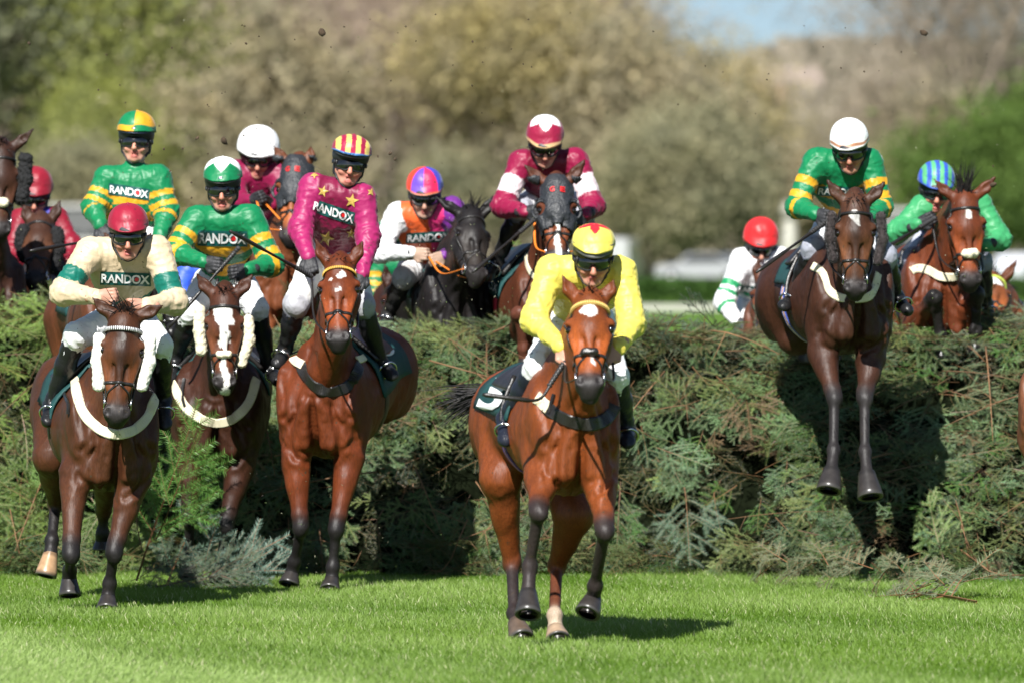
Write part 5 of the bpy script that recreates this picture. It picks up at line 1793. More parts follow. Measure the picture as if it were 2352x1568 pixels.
# leading horse
h4 = horse(dict(d=38.9, coat=BRIGHT, C=(1311, 1003), R=(1203, 962, 1.15), poll=(1355, 672, -.35), muz=(1354, 900), yaw=-2, ears=((1291, 631), (1411, 639)), cw=.97,
    label="bright bay horse in front of all the others, white star, gold scalloped browband", mark=star_snip, seed=1, hoofr=.064,
    legs=dict(fl=[(1244, 1092, -.12), (1237, 1175, -.42), (1217, 1300, -.30), (1213, 1362, -.34), (1211, 1414, -.42)],
              fr=[(1378, 1100, -.10), (1389, 1218, -.40), (1367, 1345, -.14), (1362, 1374, -.08), (1347, 1410, -.14)],
              hl=[(1165, 985, 1.05), (1150, 1098, .78), (1176, 1292, .98), (1181, 1408, .70), (1186, 1430, .62), (1198, 1472, .52)],
              hr=[(1270, 1000, 1.05), (1318, 1180, .70), (1279, 1300, .92), (1274, 1412, .58), (1276, 1445, .55), (1281, 1476, .46)]),
    sock=dict(hr=SOCK), hoofcol=dict(hr=(.34, .24, .16), hl=(.10, .07, .05)), points=(.024, .017, .016),
    brow='scallop', browm=mat("gold_browband", (.62, .42, .12), rough=.4), browm2=mat("gold_browband", None), nosepad='pad', padm=M_LEATHER,
    handl=(1302, 818, 38.9), handr=(1405, 812, 38.9), tail=(-.85, .35, -.16), foreup=.25, forelock=30,
    straps=[("breast_girth", [(1242, 918), (1262, 940), (1290, 958), (1322, 970), (1350, 974), (1378, 969), (1398, 955), (1412, 930)], .075, .010, M_LEATHER),
            ("breast_girth_fitting", [(1232, 912), (1250, 928), (1262, 938)], .072, .018, M_CREAM),
            ("neck_strap", [(1275, 905), (1268, 930), (1262, 950)], .02, .02, M_LEATHER)],
    girthc=[(.10, .05, .22), (.42, .16, .36), (.10, .05, .22)], clothspan=(.26, .95, 1.35), girtht=.42,
    clothmarks=[('text', '3', [(1098, 940), (1150, 950), (1180, 866), (1130, 854)]), ('text', 'R', [(1122, 990), (1140, 992), (1146, 962), (1126, 962)])]))
rider(dict(horse=h4, D=39.25, label="jockey in plain yellow silks and yellow cap with red star crouched on the leading horse", head=(2, 14, 2), gog=(1364, 607, -.30),
    shl=(1264, 624, -.02), shr=(1430, 626, -.02), ell=(1228, 736, -.14), elr=(1452, 742, -.12), wrl=(1287, 795, -.36), wrr=(1420, 797, -.36), hdl=(1303, 818, -.40), hdr=(1404, 812, -.40),
    hip=(1328, 735, .50), knl=(1236, 842, .06), knr=(1412, 862, .06), anl=(1160, 962, .30), anr=(1441, 985, .30), tol=(1160, 1008, .16), tor=(1442, 1014, .16),
    silk=solid(YEL), cap=starcap(YEL, (.55, .015, .025), 4, .88, .34), glove=False, cuff=YEL, cuffn='yellow', capw=.114, caph=.148, peakc=(.085, .085, .08), peakn='grey', lift=.020, peakh=.060, badge='diamond',
    bootc=(.014, .016, .026), mouth=.1, puff=.98, seed=1))

# cream and green jockey at the left
h1 = horse(dict(d=43.0, coat=MID, C=(254, 1008), R=(186, 915, 1.15), poll=(286, 722, -.30), muz=(266, 975), yaw=2, ears=((212, 683), (375, 701)), cw=1.10,
    label="dark bay horse at the left with thick white sheepskin cheekpieces and beaded browband", mark=star(.125, .012, .030), markcol=(.30, .26, .24), darknose=True, seed=2,
    legs=dict(fl=[(172, 1085, -.10), (163, 1272, -.34), (160, 1310, -.06), (159, 1328, -.03), (160, 1368, -.06)],
              fr=[(303, 1110, -.08), (262, 1268, -.22), (252, 1340, -.12), (248, 1372, -.12), (244, 1404, -.18)],
              hl=[(140, 960, 1.05), (118, 1050, .80), (128, 1155, 1.15), (119, 1240, .98), (116, 1272, .95), (104, 1322, .92)],
              hr=[(260, 960, 1.05), (250, 1080, .85), (238, 1170, 1.3), (236, 1225, 1.35), (236, 1240, 1.38), (236, 1262, 1.38)]),
    hoofcol=dict(hl=(.36, .22, .12)),
    brow='beads', browm=M_LEATHER, browm2=M_WHITE, ckm=M_FLEECE, cheeks=([(228, 778), (224, 830), (228, 885)], [(345, 778), (343, 830), (326, 885)]), ckr=.036,
    handl=(262, 690, 42.95), handr=(300, 708, 42.95), foreup=.45, forelock=40,
    straps=[("breast_girth", [(172, 866), (176, 900), (186, 935), (205, 965), (235, 988), (264, 997), (295, 992), (322, 976), (342, 950), (354, 920), (360, 896)], .062, .012, M_CREAM),
            ("neck_strap", [(150, 905), (160, 925), (160, 950)], .02, .02, M_LEATHER)],
    clothspan=(.22, .85, 1.5), clothmarks=[('disc', '', [(368, 900), (384, 900), (384, 872), (368, 872)]), ('dot', '', [(373, 893), (380, 893), (380, 880), (373, 880)]), ('text', 'TW', [(368, 942), (402, 940), (402, 915), (368, 917)])]))
rider(dict(horse=h1, D=43.35, label="jockey in cream silks with dark green hoop and dark red cap, hands bare", head=(3, 10, 0), gog=(294, 549, -.22),
    shl=(204, 580, .0), shr=(362, 576, .0), ell=(146, 672, -.14), elr=(400, 694, -.12), wrl=(222, 682, -.34), wrr=(338, 703, -.34), hdl=(262, 678, -.38), hdr=(298, 702, -.38),
    hip=(285, 742, .48), knl=(176, 770, .06), knr=(366, 790, .06), anl=(118, 925, .30), anr=(376, 915, .30), tol=(110, 965, .16), tor=(379, 972, .16),
    silk=cream, cap=solid((.27, .008, .028)), glove=False, cuff=CREAM, cuffn='cream', capw=.118, caph=.155, peakh=.030, panel=dict(quad=[(230, 654), (346, 658), (346, 628), (231, 624)]), mouth=.5, gogc=(.10, .05, .02), puff=1.06, seed=2))

# blaze-faced horse second from the left
h2 = horse(dict(d=46.2, coat=DARK, C=(500, 955), R=(520, 880, 1.15), poll=(515, 674, -.30), muz=(515, 899), yaw=0, ears=((449, 626), (582, 629)), cw=1.12,
    label="dark bay horse with broad white blaze and cream sheepskin cheekpieces", hcoat=(.060, .019, .009), mark=blaze_wide, seed=3,
    legs=dict(fl=[(436, 1050, -.08), (436, 1190, -.20), (434, 1270, -.10), (433, 1296, -.08), (432, 1325, -.12)],
              fr=[(552, 1068, -.08), (519, 1206, -.18), (508, 1285, -.10), (506, 1305, -.10), (504, 1335, -.15)],
              hl=[(505, 880, 1.05), (500, 960, 1.0), (495, 930, 1.6), (492, 990, 1.8), (492, 1000, 1.82), (492, 1020, 1.85)], hr=[(545, 880, 1.05), (545, 960, 1.0), (540, 930, 1.6), (538, 990, 1.8), (538, 1000, 1.82), (538, 1020, 1.85)]),
    brow='plain', nosepad='pad', padm=M_CFLEECE, ckm=M_CFLEECE, cheeks=([(459, 712), (458, 760), (463, 806)], [(570, 735), (573, 780), (556, 832)]), ckr=.036,
    handl=(500, 640, 46.1), handr=(540, 640, 46.1), foreup=.3,
    straps=[("breast_girth", [(397, 862), (402, 885), (412, 912), (436, 944), (478, 968), (520, 968), (555, 945), (578, 910), (588, 870)], .062, .012, M_CREAM),
            ("neck_strap", [(424, 870), (420, 905), (428, 935)], .022, .016, M_LEATHER)], clothspan=(.2, .75, 1.3)))
rider(dict(horse=h2, D=46.55, label="jockey in green and gold hooped silks with green and white cap, black gloves crossed", head=(-2, 6, 0), gog=(509, 438, -.15),
    shl=(449, 506, .0), shr=(577, 502, .0), ell=(402, 582, -.10), elr=(625, 608, -.08), wrl=(468, 602, -.30), wrr=(570, 620, -.30), hdl=(502, 608, -.36), hdr=(535, 626, -.36),
    hip=(515, 645, .45), knl=(436, 716, .06), knr=(588, 708, .06), anl=(402, 825, .30), anr=(618, 842, .30), tol=(394, 868, .16), tor=(636, 872, .16),
    silk=hoops, cap=starcap(GREEN, WHT, 5, .56, .32), capw=.122, caph=.165, peakc=(.06, .06, .06), peakn='smoke', lift=.014, peakh=.050, badge='oval', panel=dict(quad=[(454, 565), (568, 567), (568, 532), (454, 529)]), mouth=.9, puff=1.08, seed=3))

# star-silks jockey
h3 = horse(dict(d=45.5, coat=(.112, .024, .0062), C=(744, 938), R=(850, 855, 1.15), poll=(778, 592, -.35), muz=(775, 795), yaw=-4, ears=((724, 548), (834, 552)), cw=1.12,
    label="bay horse landing with one black leg stretched down, white mark, gold twisted browband", mark=irregular, seed=4,
    legs=dict(fl=[(680, 1060, -.10), (691, 1210, -.18), (676, 1290, -.05), (670, 1315, -.03), (664, 1342, -.06)],
              fr=[(803, 1050, -.10), (772, 1215, -.22), (764, 1302, -.20), (762, 1330, -.20), (758, 1358, -.26)],
              hl=[(820, 860, 1.05), (800, 935, .95), (790, 890, 1.6), (780, 950, 1.85), (780, 960, 1.87), (780, 980, 1.9)], hr=[(878, 860, 1.05), (875, 930, .95), (850, 890, 1.65), (840, 940, 1.9), (840, 950, 1.92), (840, 970, 1.95)]),
    brow='twist', browm=M_BROWNL, browm2=mat("gold_twist", (.62, .36, .06), rough=.4), handl=(716, 640, 45.4), handr=(815, 670, 45.4), foreup=.1,
    straps=[("breast_girth", [(690, 835), (700, 858), (720, 884), (745, 897), (768, 898), (795, 889), (815, 865), (826, 838)], .075, .010, M_LEATHER),
            ("breast_girth_fitting", [(675, 824), (684, 832), (698, 840)], .062, .018, M_CREAM), ("breast_girth_fitting", [(818, 828), (830, 824), (842, 818)], .05, .018, M_CREAM)],
    clothspan=(.2, .9, 1.5), clothmarks=[('disc', '', [(872, 822), (902, 822), (902, 800), (874, 800)]), ('dot', '', [(880, 818), (893, 818), (893, 806), (880, 806)]), ('disc', '', [(874, 796), (884, 796), (884, 768), (872, 768)]), ('disc', '', [(892, 796), (902, 796), (904, 776), (892, 776)])]))
rider(dict(horse=h3, D=45.85, label="grimacing jockey in plum silks with yellow stars and striped maroon and yellow cap", head=(6, 2, 9), gog=(806, 379, -.12),
    shl=(714, 430, .0), shr=(836, 456, .0), ell=(690, 530, -.08), elr=(846, 548, -.06), wrl=(708, 588, -.24), wrr=(832, 628, -.22), hdl=(716, 625, -.30), hdr=(820, 660, -.28),
    hip=(765, 585, .35), knl=(680, 700, .04), knr=(832, 702, .04), anl=(655, 802, .28), anr=(878, 838, .28), tol=(639, 832, .16), tor=(899, 860, .16),
    silk=plum, cap=stripecap((.30, .010, .05), (.66, .50, .12), 4.2, (.05, .16, .40)), capw=.124, caph=.150, peakc=(.055, .055, .05), peakn='smoke', lift=.014, peakh=.055, badge='diamond', capbrim=.05,
    panel=dict(quad=[(727, 490), (812, 519), (816, 489), (733, 461)], span=(-.12, .98)), stars=[(742, 440, 14, .3), (808, 462, 17, .2), (750, 548, 19, .35), (806, 537, 12, .1), (722, 402, 10, .6), (852, 442, 10, .2)],
    breech=(.76, .75, .71), kneec=(.02, .025, .10), bootc=(.014, .014, .015), boott=(.02, .022, .03), mouth=1.5, skin=(.52, .25, .18), cuff=(.02, .05, .3), cuffn='blue', seed=4))

# maroon jockey with white sleeves, hooded horse
h5 = horse(dict(d=48.6, coat=(.075, .021, .0085), C=(1262, 722), R=(1184, 672, 1.1), poll=(1279, 412, -.30), muz=(1281, 612), yaw=2, ears=((1203, 378), (1343, 367)), cw=1.0,
    label="dark bay horse in a black eye-hole hood with red letters, jumping behind the leading horse", mark=strip, hood='letters', seed=5,
    legs=dict(fl=[(1205, 760, -.15), (1190, 722, -.45), (1203, 800, -.36), (1206, 822, -.34), (1208, 850, -.34)], fr=[(1320, 760, -.15), (1318, 730, -.45), (1312, 800, -.36), (1312, 822, -.34), (1312, 850, -.34)]),
    handl=(1228, 500, 48.6), handr=(1330, 505, 48.6), forelock=0, girthc=[(.5, .015, .04)], points=(.10, .032, .018),
    reinm=mat("orange_rein", (.75, .20, .02), rough=.5), straps=[("breast_girth", [(1220, 545), (1213, 575), (1212, 605), (1222, 628), (1234, 640)], .035, .014, M_CREAM)], clothspan=(.25, .95, 1.35), girtht=.36,
    clothmarks=[('text', 'RANDOX', [(1093, 645), (1146, 676), (1147, 658), (1096, 624)])]))
rider(dict(horse=h5, D=48.95, label="jockey in maroon silks with white sleeve bands and white-starred maroon cap", head=(2, 24, 0), gog=(1253, 349, -.22),
    shl=(1195, 376, .0), shr=(1325, 372, .0), ell=(1155, 474, -.10), elr=(1362, 474, -.10), wrl=(1206, 487, -.32), wrr=(1344, 494, -.32), hdl=(1226, 487, -.36), hdr=(1330, 500, -.36),
    hip=(1262, 465, .55), knl=(1196, 478, .02), knr=(1340, 490, .02), anl=(1142, 600, .28), anr=(1350, 640, .28), tol=(1122, 634, .14), tor=(1362, 672, .14),
    silk=maroonw, cap=starcap((.26, .008, .04), WHT, 5, .66, .25, (.62, .40, .20)), capw=.125, caph=.168, peakh=.03, breech=(.76, .76, .78), kneec=(.02, .025, .09), mouth=.1, seed=5, puff=1.05))

# white cap, green and gold, right
h6 = horse(dict(d=46.3, coat=(.042, .015, .0075), C=(1949, 698), R=(1842, 676, 1.15), poll=(1966, 460, -.32), muz=(1965, 684), yaw=0, ears=((1898, 411), (2034, 416)), cw=1.08,
    label="dark bay horse in mid-air before the fence with white star and dark brown cheekpieces", hcoat=(.055, .021, .010), mark=star(.105, .026, .045), darknose=True, seed=6, hoofr=.074,
    legs=dict(fl=[(1889, 812, -.10), (1917, 914, -.30), (1915, 1034, -.44), (1910, 1080, -.52), (1902, 1128, -.58)],
              fr=[(2000, 820, -.08), (1986, 914, -.28), (1987, 1038, -.42), (1991, 1088, -.50), (1998, 1143, -.56)],
              hl=[(1800, 690, 1.05), (1826, 775, .95), (1850, 735, 1.6), (1855, 790, 1.85), (1855, 800, 1.87), (1856, 818, 1.9)], hr=[(1870, 690, 1.05), (1880, 770, .95), (1900, 735, 1.6), (1905, 790, 1.85), (1905, 800, 1.87), (1906, 818, 1.9)]),
    brow='plain', ckm=M_DFLEECE, cheeks=([(1910, 495), (1906, 545), (1914, 594)], [(2023, 497), (2028, 550), (2016, 600)]), ckr=.030, ckf=.002,
    handl=(1897, 510, 46.3), handr=(1992, 515, 46.3), foreup=.2, points=(.020, .017, .017),
    straps=[("breast_girth", [(1868, 612), (1886, 624), (1898, 642), (1905, 666), (1926, 683), (1964, 688), (1998, 680), (2010, 655), (2016, 630)], .055, .012, M_CREAM)],
    girthc=[(.06, .09, .40), (.70, .66, .64), (.62, .12, .08), (.70, .66, .64), (.06, .09, .40)], clothspan=(.36, .75, 1.25), girtht=.44))
rider(dict(horse=h6, D=46.65, label="jockey in green and gold hooped silks with plain white cap, riding the horse in mid-air", head=(-6, 16, -3), gog=(1950, 357, -.20),
    shl=(1872, 372, .0), shr=(2000, 374, .0), ell=(1832, 474, -.08), elr=(2024, 476, -.06), wrl=(1874, 492, -.26), wrr=(2004, 500, -.26), hdl=(1894, 497, -.32), hdr=(1990, 506, -.32),
    hip=(1945, 515, .48), knl=(1868, 572, .04), knr=(2032, 590, .04), anl=(1824, 680, .28), anr=(2060, 684, .28), tol=(1802, 702, .10), tor=(2084, 712, .10),
    silk=hoops, cap=bandcap, capw=.122, caph=.172, peakh=.028, panel=dict(quad=[(1876, 450), (1984, 452), (1984, 431), (1879, 428)]), breech=(.60, .62, .66), kneec=(.02, .025, .085), mouth=.1, skin=(.40, .20, .135), seed=6))

# striped cap at the far right
h7 = horse(dict(d=48.9, coat=(.108, .026, .0085), C=(2160, 686), R=(2128, 650, 1.1), poll=(2219, 450, -.32), muz=(2232, 664), yaw=6, ears=((2144, 411), (2288, 405)), cw=1.0,
    label="bay horse at the far right with tufted black forelock and sheepskin noseband rosette", mark=star(.12, .018, .036), seed=7,
    legs=dict(fl=[(2105, 745, -.12), (2146, 684, -.50), (2160, 770, -.38), (2162, 792, -.34), (2163, 820, -.34)], fr=[(2215, 740, -.12), (2244, 676, -.48), (2240, 760, -.38), (2240, 782, -.34), (2240, 812, -.34)]),
    brow='plain', nosepad='rosette', padm=M_CFLEECE, handl=(2141, 510, 48.9), handr=(2245, 560, 49.0), foreup=1.1, forelock=60,
    straps=[("breast_girth", [(2092, 624), (2110, 617), (2135, 622), (2160, 636), (2185, 637), (2198, 634)], .06, .012, M_CREAM)]))
rider(dict(horse=h7, D=49.25, label="jockey in light green silks with blue and green striped cap leaning behind his horse's head", head=(4, 14, 4), gog=(2153, 447, -.12),
    shl=(2115, 478, .0), shr=(2252, 470, .05), ell=(2058, 536, -.08), elr=(2298, 552, -.02), wrl=(2108, 516, -.28), wrr=(2264, 562, -.20), hdl=(2136, 503, -.32), hdr=(2246, 566, -.22),
    hip=(2165, 555, .50), knl=(2098, 596, .04), knr=(2252, 600, .04), anl=(2082, 690, .28), anr=(2266, 700, .28), tol=(2074, 720, .14), tor=(2274, 730, .14),
    silk=lgreen, cap=stripecap((.032, .085, .46), (.09, .36, .16), 4.6, (.03, .08, .40)), capw=.124, caph=.165, peakh=.03, badge='oval', kneec=(.02, .025, .08), breech=(.5, .52, .6), mouth=.8, seed=7))

# black horse, orange jockey
h8 = horse(dict(d=49.3, coat=BLACK, C=(1052, 700), R=(1010, 690, 1.1), poll=(1088, 482, -.30), muz=(1100, 640), yaw=24, L=.60, ears=((1001, 452), (1133, 448)), cw=.95,
    label="black horse with head turned towards the hooded bay, beside the orange jockey", seed=8, brow='plain', handl=(985, 590, 49.35), handr=(1000, 600, 49.35), mane=150, maneside=-1, foreup=.5, forelock=40, reinm=mat("orange_rein", None), points=BLK))
rider(dict(horse=h8, D=49.7, label="jockey in orange and purple silks with white sleeve and red and purple quartered cap", head=(0, 14, 0), gog=(975, 461, -.18),
    shl=(910, 496, .0), shr=(1042, 482, .0), ell=(872, 580, -.10), elr=(1062, 566, -.08), wrl=(946, 582, -.30), wrr=(1022, 588, -.28), hdl=(976, 584, -.36), hdr=(1000, 596, -.34),
    hip=(985, 605, .45), knl=(928, 636, .02), knr=(1064, 644, .04), anl=(892, 722, .28), anr=(1080, 740, .28), tol=(884, 750, .14), tor=(1090, 770, .14),
    silk=split, cap=sixcap, glove=False, cuff=(.02, .02, .02), capw=.124, caph=.165, peakh=.028, panel=dict(quad=[(932, 560), (1036, 556), (1036, 530), (934, 536)]), breech=(.70, .70, .70), kneec=(.17, .15, .14), bootc=(.025, .024, .023), skin=(.40, .27, .20), mouth=.1, seed=8))

# hooded chestnut at the back
h9 = horse(dict(d=50.2, coat=(.14, .042, .015), C=(664, 640), R=(650, 630, 1.1), poll=(677, 366, -.30), muz=(662, 560), yaw=-14, ears=((627, 333), (714, 335)), cw=1.0,
    label="chestnut horse in a black hood with red letters, behind the plum-silked jockey", hood='letters', seed=9, handl=(590, 462, 50.25), handr=(612, 470, 50.25), reinm=mat("orange_rein", None), forelock=0, vox=.015, points=(.10, .035, .02)))
rider(dict(horse=h9, D=50.6, label="jockey in plain maroon silks with plain white cap behind the green and gold jockeys", head=(2, 16, 3), gog=(592, 372, -.10),
    shl=(538, 398, .05), shr=(644, 398, .05), ell=(548, 466, -.12), elr=(648, 462, -.10), wrl=(578, 462, -.28), wrr=(624, 470, -.26), hdl=(592, 456, -.34), hdr=(610, 464, -.32),
    hip=(592, 520, .5), knl=(560, 560, .05), knr=(640, 565, .05), anl=(548, 665, .3), anr=(655, 665, .3), tol=(545, 692, .2), tor=(660, 692, .2),
    silk=solid((.20, .006, .045)), cap=solid(WHT), capw=.146, caph=.19, peakh=.028, mouth=.5, seed=9, far=True))

# horses at the left edge
h10 = horse(dict(d=49.5, coat=(.036, .014, .008), C=(-32, 700), R=(-60, 690, 1.1), poll=(4, 335, -.35), muz=(-2, 548), yaw=6, ears=((-64, 302), (79, 294)), cw=1.05, L=.64,
    label="very dark horse cut by the left edge, with black fluffy cheekpieces and sheepskin noseband", seed=10, brow='plain', nosepad='rosette', padm=M_CFLEECE, ckm=M_BFLEECE,
    cheeks=([(-60, 365), (-62, 430)], [(58, 368), (56, 410), (50, 455)]), ckr=.050, ckf=.014, points=BLK, foreup=.3))
h11 = horse(dict(d=50.6, coat=(.05, .02, .011), C=(92, 740), R=(112, 730, 1.1), poll=(90, 494, -.30), muz=(78, 652), yaw=-6, ears=((55, 470), (138, 461)), cw=.95,
    label="dark brown horse with black cheekpieces under the red-capped jockey at the left", seed=11, brow='plain', ckm=M_BFLEECE, cheeks=([(52, 530), (50, 560), (56, 590)], [(132, 535), (134, 570), (124, 615)]), ckr=.045, ckf=.010, vox=.015))
rider(dict(horse=h11, D=51.0, label="jockey in red silks and dull red cap, half hidden behind two dark horses' heads", head=(4, 14, 2), gog=(79, 462, -.12),
    shl=(48, 508, .0), shr=(130, 504, .0), ell=(28, 580, -.10), elr=(166, 568, -.10), wrl=(60, 600, -.24), wrr=(152, 606, -.24), hdl=(70, 606, -.28), hdr=(138, 614, -.28),
    hip=(95, 600, .45), knl=(50, 660, .05), knr=(160, 660, .05), anl=(45, 750, .28), anr=(170, 750, .28), tol=(42, 778, .16), tor=(174, 778, .16),
    silk=lambda g, t, l, f_: (.03, .04, .32) if (g == 0 and t < .12 and l > .02) else (.20, .007, .020), cap=solid((.24, .009, .022)), capw=.128, caph=.18, peakh=.03, mouth=.1, seed=11, far=True))

# standing green and gold jockey at the left, his horse hidden but for the ears and quarters
h14 = horse(dict(d=46.9, coat=(.085, .026, .010), C=(268, 748), R=(214, 722, 1.1), poll=(292, 566, -.30), muz=(285, 780), ears=((238, 532), (347, 536)), cw=.95,
    label="bay horse hidden behind the cream-silked jockey, only ears and quarters showing", seed=14, vox=.016, brow='plain', handl=(245, 560, 47.1), points=(.10, .035, .02)))
rider(dict(horse=h14, D=47.5, label="smiling jockey standing tall in green and gold hooped silks with quartered green and gold cap", head=(-2, -4, 2), gog=(309, 324, -.10),
    shl=(243, 414, .0), shr=(366, 411, .0), ell=(216, 478, -.06), elr=(384, 488, -.06), wrl=(230, 516, -.18), wrr=(366, 545, -.20), hdl=(241, 541, -.22), hdr=(356, 574, -.24),
    hip=(304, 535, .12), knl=(232, 610, .0), knr=(372, 610, .0), anl=(208, 730, .20), anr=(390, 730, .20), tol=(204, 762, .08), tor=(394, 762, .08),
    silk=hoops, cap=quartcap, capw=.124, caph=.168, peakc=(.03, .04, .08), peakn='navy', lift=.010, peakh=.050, badge='oval', panel=dict(quad=[(248, 447), (342, 461), (344, 435), (250, 421)]), mouth=.8, skin=(.52, .28, .20), seed=14, puff=1.05))

# red cap, white and green silks
h13 = horse(dict(d=51.8, coat=(.09, .03, .015), C=(1782, 790), R=(1800, 780, 1.1), poll=(1768, 628, -.25), muz=(1762, 770), ears=((1742, 592), (1800, 592)), cw=.9,
    label="brown horse almost hidden behind the horse in mid-air, ridden by the red-capped jockey", seed=13, vox=.017, brow='plain'))
rider(dict(horse=h13, D=52.3, label="jockey low behind the fence in white silks with green hoops and bright red cap", head=(4, 16, 2), gog=(1750, 578, -.12),
    shl=(1702, 598, .0), shr=(1794, 596, .0), ell=(1664, 694, -.08), elr=(1806, 690, -.06), wrl=(1690, 736, -.22), wrr=(1780, 730, -.20), hdl=(1706, 750, -.26), hdr=(1764, 742, -.24),
    hip=(1740, 700, .40), knl=(1714, 748, -.05), knr=(1786, 752, .0), anl=(1700, 850, .2), anr=(1800, 850, .2), tol=(1697, 880, .1), tor=(1803, 880, .1),
    silk=whgreen, cap=solid((.62, .02, .022)), capw=.126, caph=.18, peakh=.028, panel=dict(quad=[(1692, 672), (1780, 676), (1780, 660), (1693, 656)]), mouth=.2, skin=(.42, .24, .17), seed=13, far=True))

# little of these shows
h12 = horse(dict(d=52.5, coat=(.14, .042, .014), C=(2290, 800), R=(2306, 795, 1.1), poll=(2281, 628, -.30), muz=(2290, 740), yaw=8, ears=((2236, 602), (2337, 594)), cw=.9,
    label="small-looking bay horse low behind the fence at the right edge with yellow-green browband", mark=star(.13, .05, .05), seed=12, vox=.016, brow='twist', browm=mat("lime_browband", (.5, .62, .10), rough=.5), browm2=mat("lime_browband", None), foreup=.3))
h15 = horse(dict(d=42.6, coat=(.12, .045, .02), C=(2442, 962), R=(2490, 940, 1.1), poll=(2455, 660, -.3), muz=(2450, 900), ears=((2395, 615), (2510, 615)), legs=dict(fl=[(2400, 1050, -.1), (2420, 1120, -.4), (2450, 1200, -.2), (2455, 1225, -.2), (2460, 1255, -.2)]), cw=1.0,
    label="brown horse entering at the right edge, only its shoulder in the picture", seed=15, vox=.016, brow='plain'))
h16 = horse(dict(d=52.3, coat=DARK, C=(905, 790), R=(915, 785, 1.1), poll=(915, 640, -.2), muz=(920, 760), ears=((885, 606), (945, 606)), cw=.85, label="dark horse hidden behind the orange jockey's black horse", seed=16, vox=.018, brow='plain'))
rider(dict(horse=h16, D=52.8, label="crouching green and gold jockey nearly hidden behind the orange jockey's arm", head=(0, 10, 0), gog=(897, 566, -.05),
    shl=(868, 606, .0), shr=(945, 606, .0), ell=(862, 668, -.05), elr=(955, 670, -.05), wrl=(884, 706, -.15), wrr=(935, 708, -.15), hdl=(894, 716, -.2), hdr=(925, 718, -.2),
    hip=(910, 705, .35), knl=(880, 745, .0), knr=(945, 745, .0), anl=(872, 840, .2), anr=(952, 840, .2), tol=(870, 866, .1), tor=(955, 866, .1),
    silk=hoops, cap=solid(GREEN), capw=.11, caph=.15, peakh=.028, panel=dict(quad=[(882, 660), (950, 660), (950, 640), (882, 640)]), seed=16, far=True))
h17 = horse(dict(d=51.6, coat=DARK, C=(470, 800), R=(480, 795, 1.1), poll=(478, 650, -.2), muz=(480, 780), ears=((450, 620), (510, 620)), cw=.85, label="dark horse hidden behind the blaze-faced horse", seed=17, vox=.018, brow='plain'))
rider(dict(horse=h17, D=52.2, label="jockey in blue silks almost hidden behind the green and white capped jockey's elbow", head=(0, 10, 0), gog=(480, 578, -.05),
    shl=(430, 622, .0), shr=(512, 622, .0), ell=(414, 655, -.05), elr=(530, 660, -.05), wrl=(432, 690, -.15), wrr=(510, 690, -.15), hdl=(446, 700, -.2), hdr=(500, 700, -.2),
    hip=(475, 700, .35), knl=(445, 735, .0), knr=(515, 735, .0), anl=(435, 830, .2), anr=(525, 830, .2), tol=(432, 858, .1), tor=(528, 858, .1),
    silk=solid((.03, .09, .55)), cap=solid((.03, .09, .50)), capw=.11, caph=.15, peakh=.028, seed=17, far=True))

# ------------------------------------------------------------------ whips
def whip_p(label, pix):
    pts = [P(*q) for q in pix]
    a = pts[0]
    cv = catmull(pts, 8) if len(pts) > 2 else [pts[0] + (pts[1] - pts[0]) * t for t in np.linspace(0, 1, 12)]
    n = len(cv); rr = []
    for i in range(n):
        t = i / (n - 1)
        rr.append(.0125 if t < .3 else (.0085 if t < .62 else .013 if t < .97 else .008))
    mb = MB(); mb.tube(cv, rr, 10)
    o = mb.build("riding_whip", M_LEATHER, None, a); o.location = a
    tag(o, label, "riding whip", "riding whips held by the jockeys")
    mb = MB(); d = nrm(cv[1] - cv[0])
    for i in range(8): mb.tube([a + d * (.012 + .02 * i), a + d * (.022 + .02 * i)], [.0155, .0155], 10)
    mb.tube([a - d * .012, a + d * .008], [.014, .017], 10)
    mb.build("whip_grip", mat("whip_grip_rubber", (.03, .03, .032), rough=.7), o, a)


whip_p("black whip held out level by the standing green and gold jockey at the left", [(246, 547, 47.2), (69, 577, 46.7)])
whip_p("black whip with ridged handle slanting down from the crossed black gloves", [(547, 571, 46.05), (388, 752, 45.95)])
whip_p("black whip pointing up and left across the chest of the green and gold jockey", [(714, 634, 45.5), (528, 531, 44.9)])
whip_p("thin black whip trailing left from the yellow jockey's hand", [(1297, 830, 38.84), (1270, 872, 38.80), (1238, 916, 38.75), (1180, 914, 38.7), (1108, 905, 38.7)])
whip_p("black whip slanting down from the maroon jockey's glove with a green sprig caught on it", [(1228, 505, 48.5), (1085, 626, 48.1)])
whip_p("black whip slanting down from the white-capped jockey's glove", [(1900, 508, 46.3), (1737, 626, 45.9)])
whip_p("black whip held by the light green jockey at the right", [(2146, 502, 48.85), (2036, 569, 48.5)])
p = P(1173, 552, 48.3)
loose_bough("spruce_sprig", "small bright green sprig caught on the maroon jockey's whip", p, (.5, -.3, -.1), (0, -1, .4), 2, .20, (.10, .22, .02), seed=9)

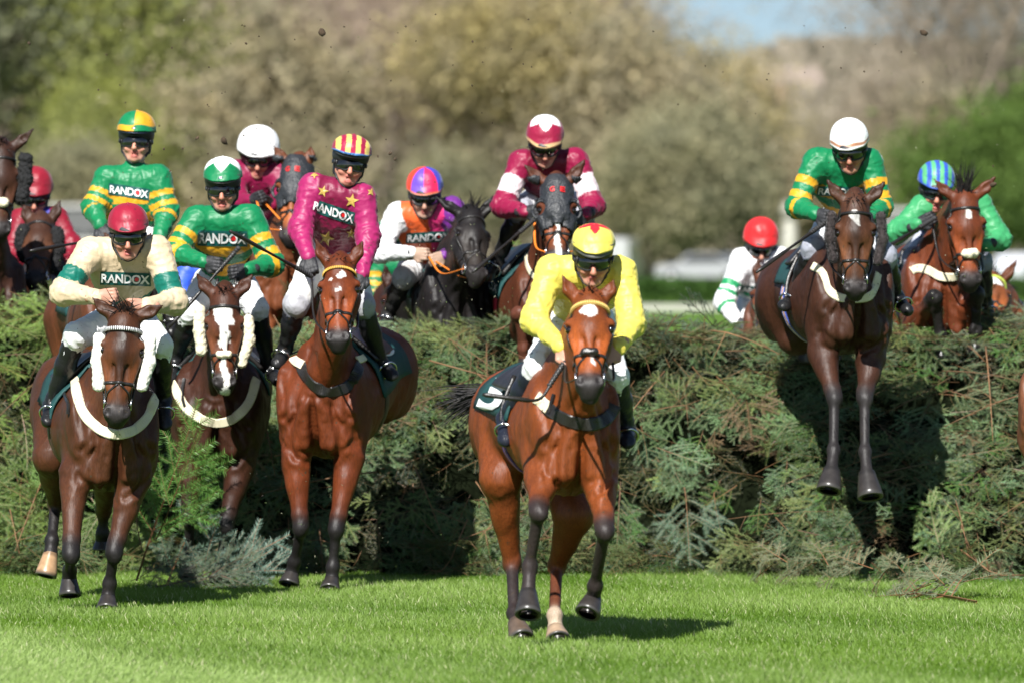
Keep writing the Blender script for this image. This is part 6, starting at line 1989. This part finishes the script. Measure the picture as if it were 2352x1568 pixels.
# ------------------------------------------------------------------ clods of turf thrown up
cl = [(740, 76, 9), (514, 323, 10), (453, 317, 6), (897, 352, 5), (907, 366, 5), (2122, 75, 9), (2282, 424, 6), (1214, 45, 3), (932, 62, 3), (1620, 152, 2), (1500, 73, 3), (226, 207, 3), (66, 100, 4),
      (395, 110, 3), (420, 341, 4), (376, 343, 3), (366, 290, 3), (517, 212, 2), (565, 100, 3), (595, 84, 3), (530, 101, 2), (620, 180, 3), (590, 270, 2), (700, 260, 2), (868, 360, 3), (950, 333, 2),
      (1107, 260, 2), (1040, 150, 2), (850, 45, 2), (914, 76, 2), (955, 95, 2), (1310, 30, 2), (1235, 290, 2), (480, 155, 2), (510, 215, 2), (800, 165, 2), (560, 312, 3), (480, 245, 2), (1735, 262, 2), (1960, 310, 2), (2070, 120, 3), (1985, 165, 3), (440, 420, 3), (440, 455, 3)]
crg = np.random.default_rng(3)
cl += [(crg.uniform(150, 1250), crg.uniform(20, 470), crg.uniform(1.6, 3.2)) for _ in range(34)] + [(crg.uniform(1400, 2330), crg.uniform(20, 450), crg.uniform(1.5, 2.8)) for _ in range(16)]
M_CLOD = mat("turf_clod_soil", (.055, .035, .020), rough=.95, vary=.4, vscale=60)
for i, (px, py, rr) in enumerate(cl):
    D = 44 + (i * 37 % 50) / 12
    c = P(px, py, D); r0 = rr * .85 / F * D
    bm = bmesh.new(); bmesh.ops.create_icosphere(bm, subdivisions=2, radius=1.0)
    q = np.array([v.co[:] for v in bm.verts]); g = 1 + .30 * wob(q, 2.6, i) + .15 * wob(q, 6, i + 50)
    R3 = np.array(Matrix.Rotation(i * 1.3, 3, Vector((.3, 1, .4)).normalized()))
    st = np.array([1.3 if rr > 5 else 1.0, .8, .75 + (.5 if i % 3 == 0 else 0)])
    q = (q * g[:, None] * st) @ R3.T * r0
    Fs = [tuple(v.index for v in f.verts) for f in bm.faces]; bm.free()
    o = mesh_np("turf_clod", q, Fs, M_CLOD, None, None); o.location = c
    big = {0: "long dark clod of turf in the air left of centre, near the top", 1: "largest dark clod of turf over the green and white cap", 2: "dark clod of turf right of the quartered cap", 3: "upper clod of the pair right of the striped cap",
           4: "lower clod of the pair right of the striped cap", 5: "dark clod of turf high in the air at the top right", 6: "dark clod of turf beside the horse ears at the right edge"}
    tag(o, big.get(i, "tiny dark speck of flying turf against the blurred trees"), "turf clod", "flying clods of turf" if i < 7 else "tiny flying specks of turf")

# flying needles and grass bits: countless
n = 900
px = np.concatenate([rng.normal(560, 420, 160), rng.normal(2230, 130, 110), rng.normal(700, 160, 150), rng.uniform(0, 2352, 300), rng.normal(1000, 160, 180)]); py = np.concatenate([rng.uniform(40, 760, 160), rng.uniform(250, 760, 110), rng.uniform(1060, 1330, 150), rng.uniform(0, 720, 300), rng.uniform(480, 740, 180)])
T = np.empty((n, 3, 3)); Cn = np.empty((n, 3))
for i in range(n):
    D = rng.uniform(44.2, 47.2); c = P(px[i], py[i], D); d = nrm(rng.normal(size=3)) * rng.uniform(.007, .018); w_ = nrm(np.cross(d, rng.normal(size=3))) * .0024
    T[i] = (c - w_, c + w_, c + d); Cn[i] = [(.30, .30, .20), (.10, .16, .04), (.045, .035, .025)][rng.integers(3)]
o = mesh_np("flying_needles", T.reshape(-1, 3), np.arange(n * 3, dtype=np.int32).reshape(-1, 3), MATS["spruce_needles"], None, None, np.repeat(Cn, 3, 0), smooth=False)
tag(o, "tiny spruce needles and grass bits flying in the air", kind="stuff")
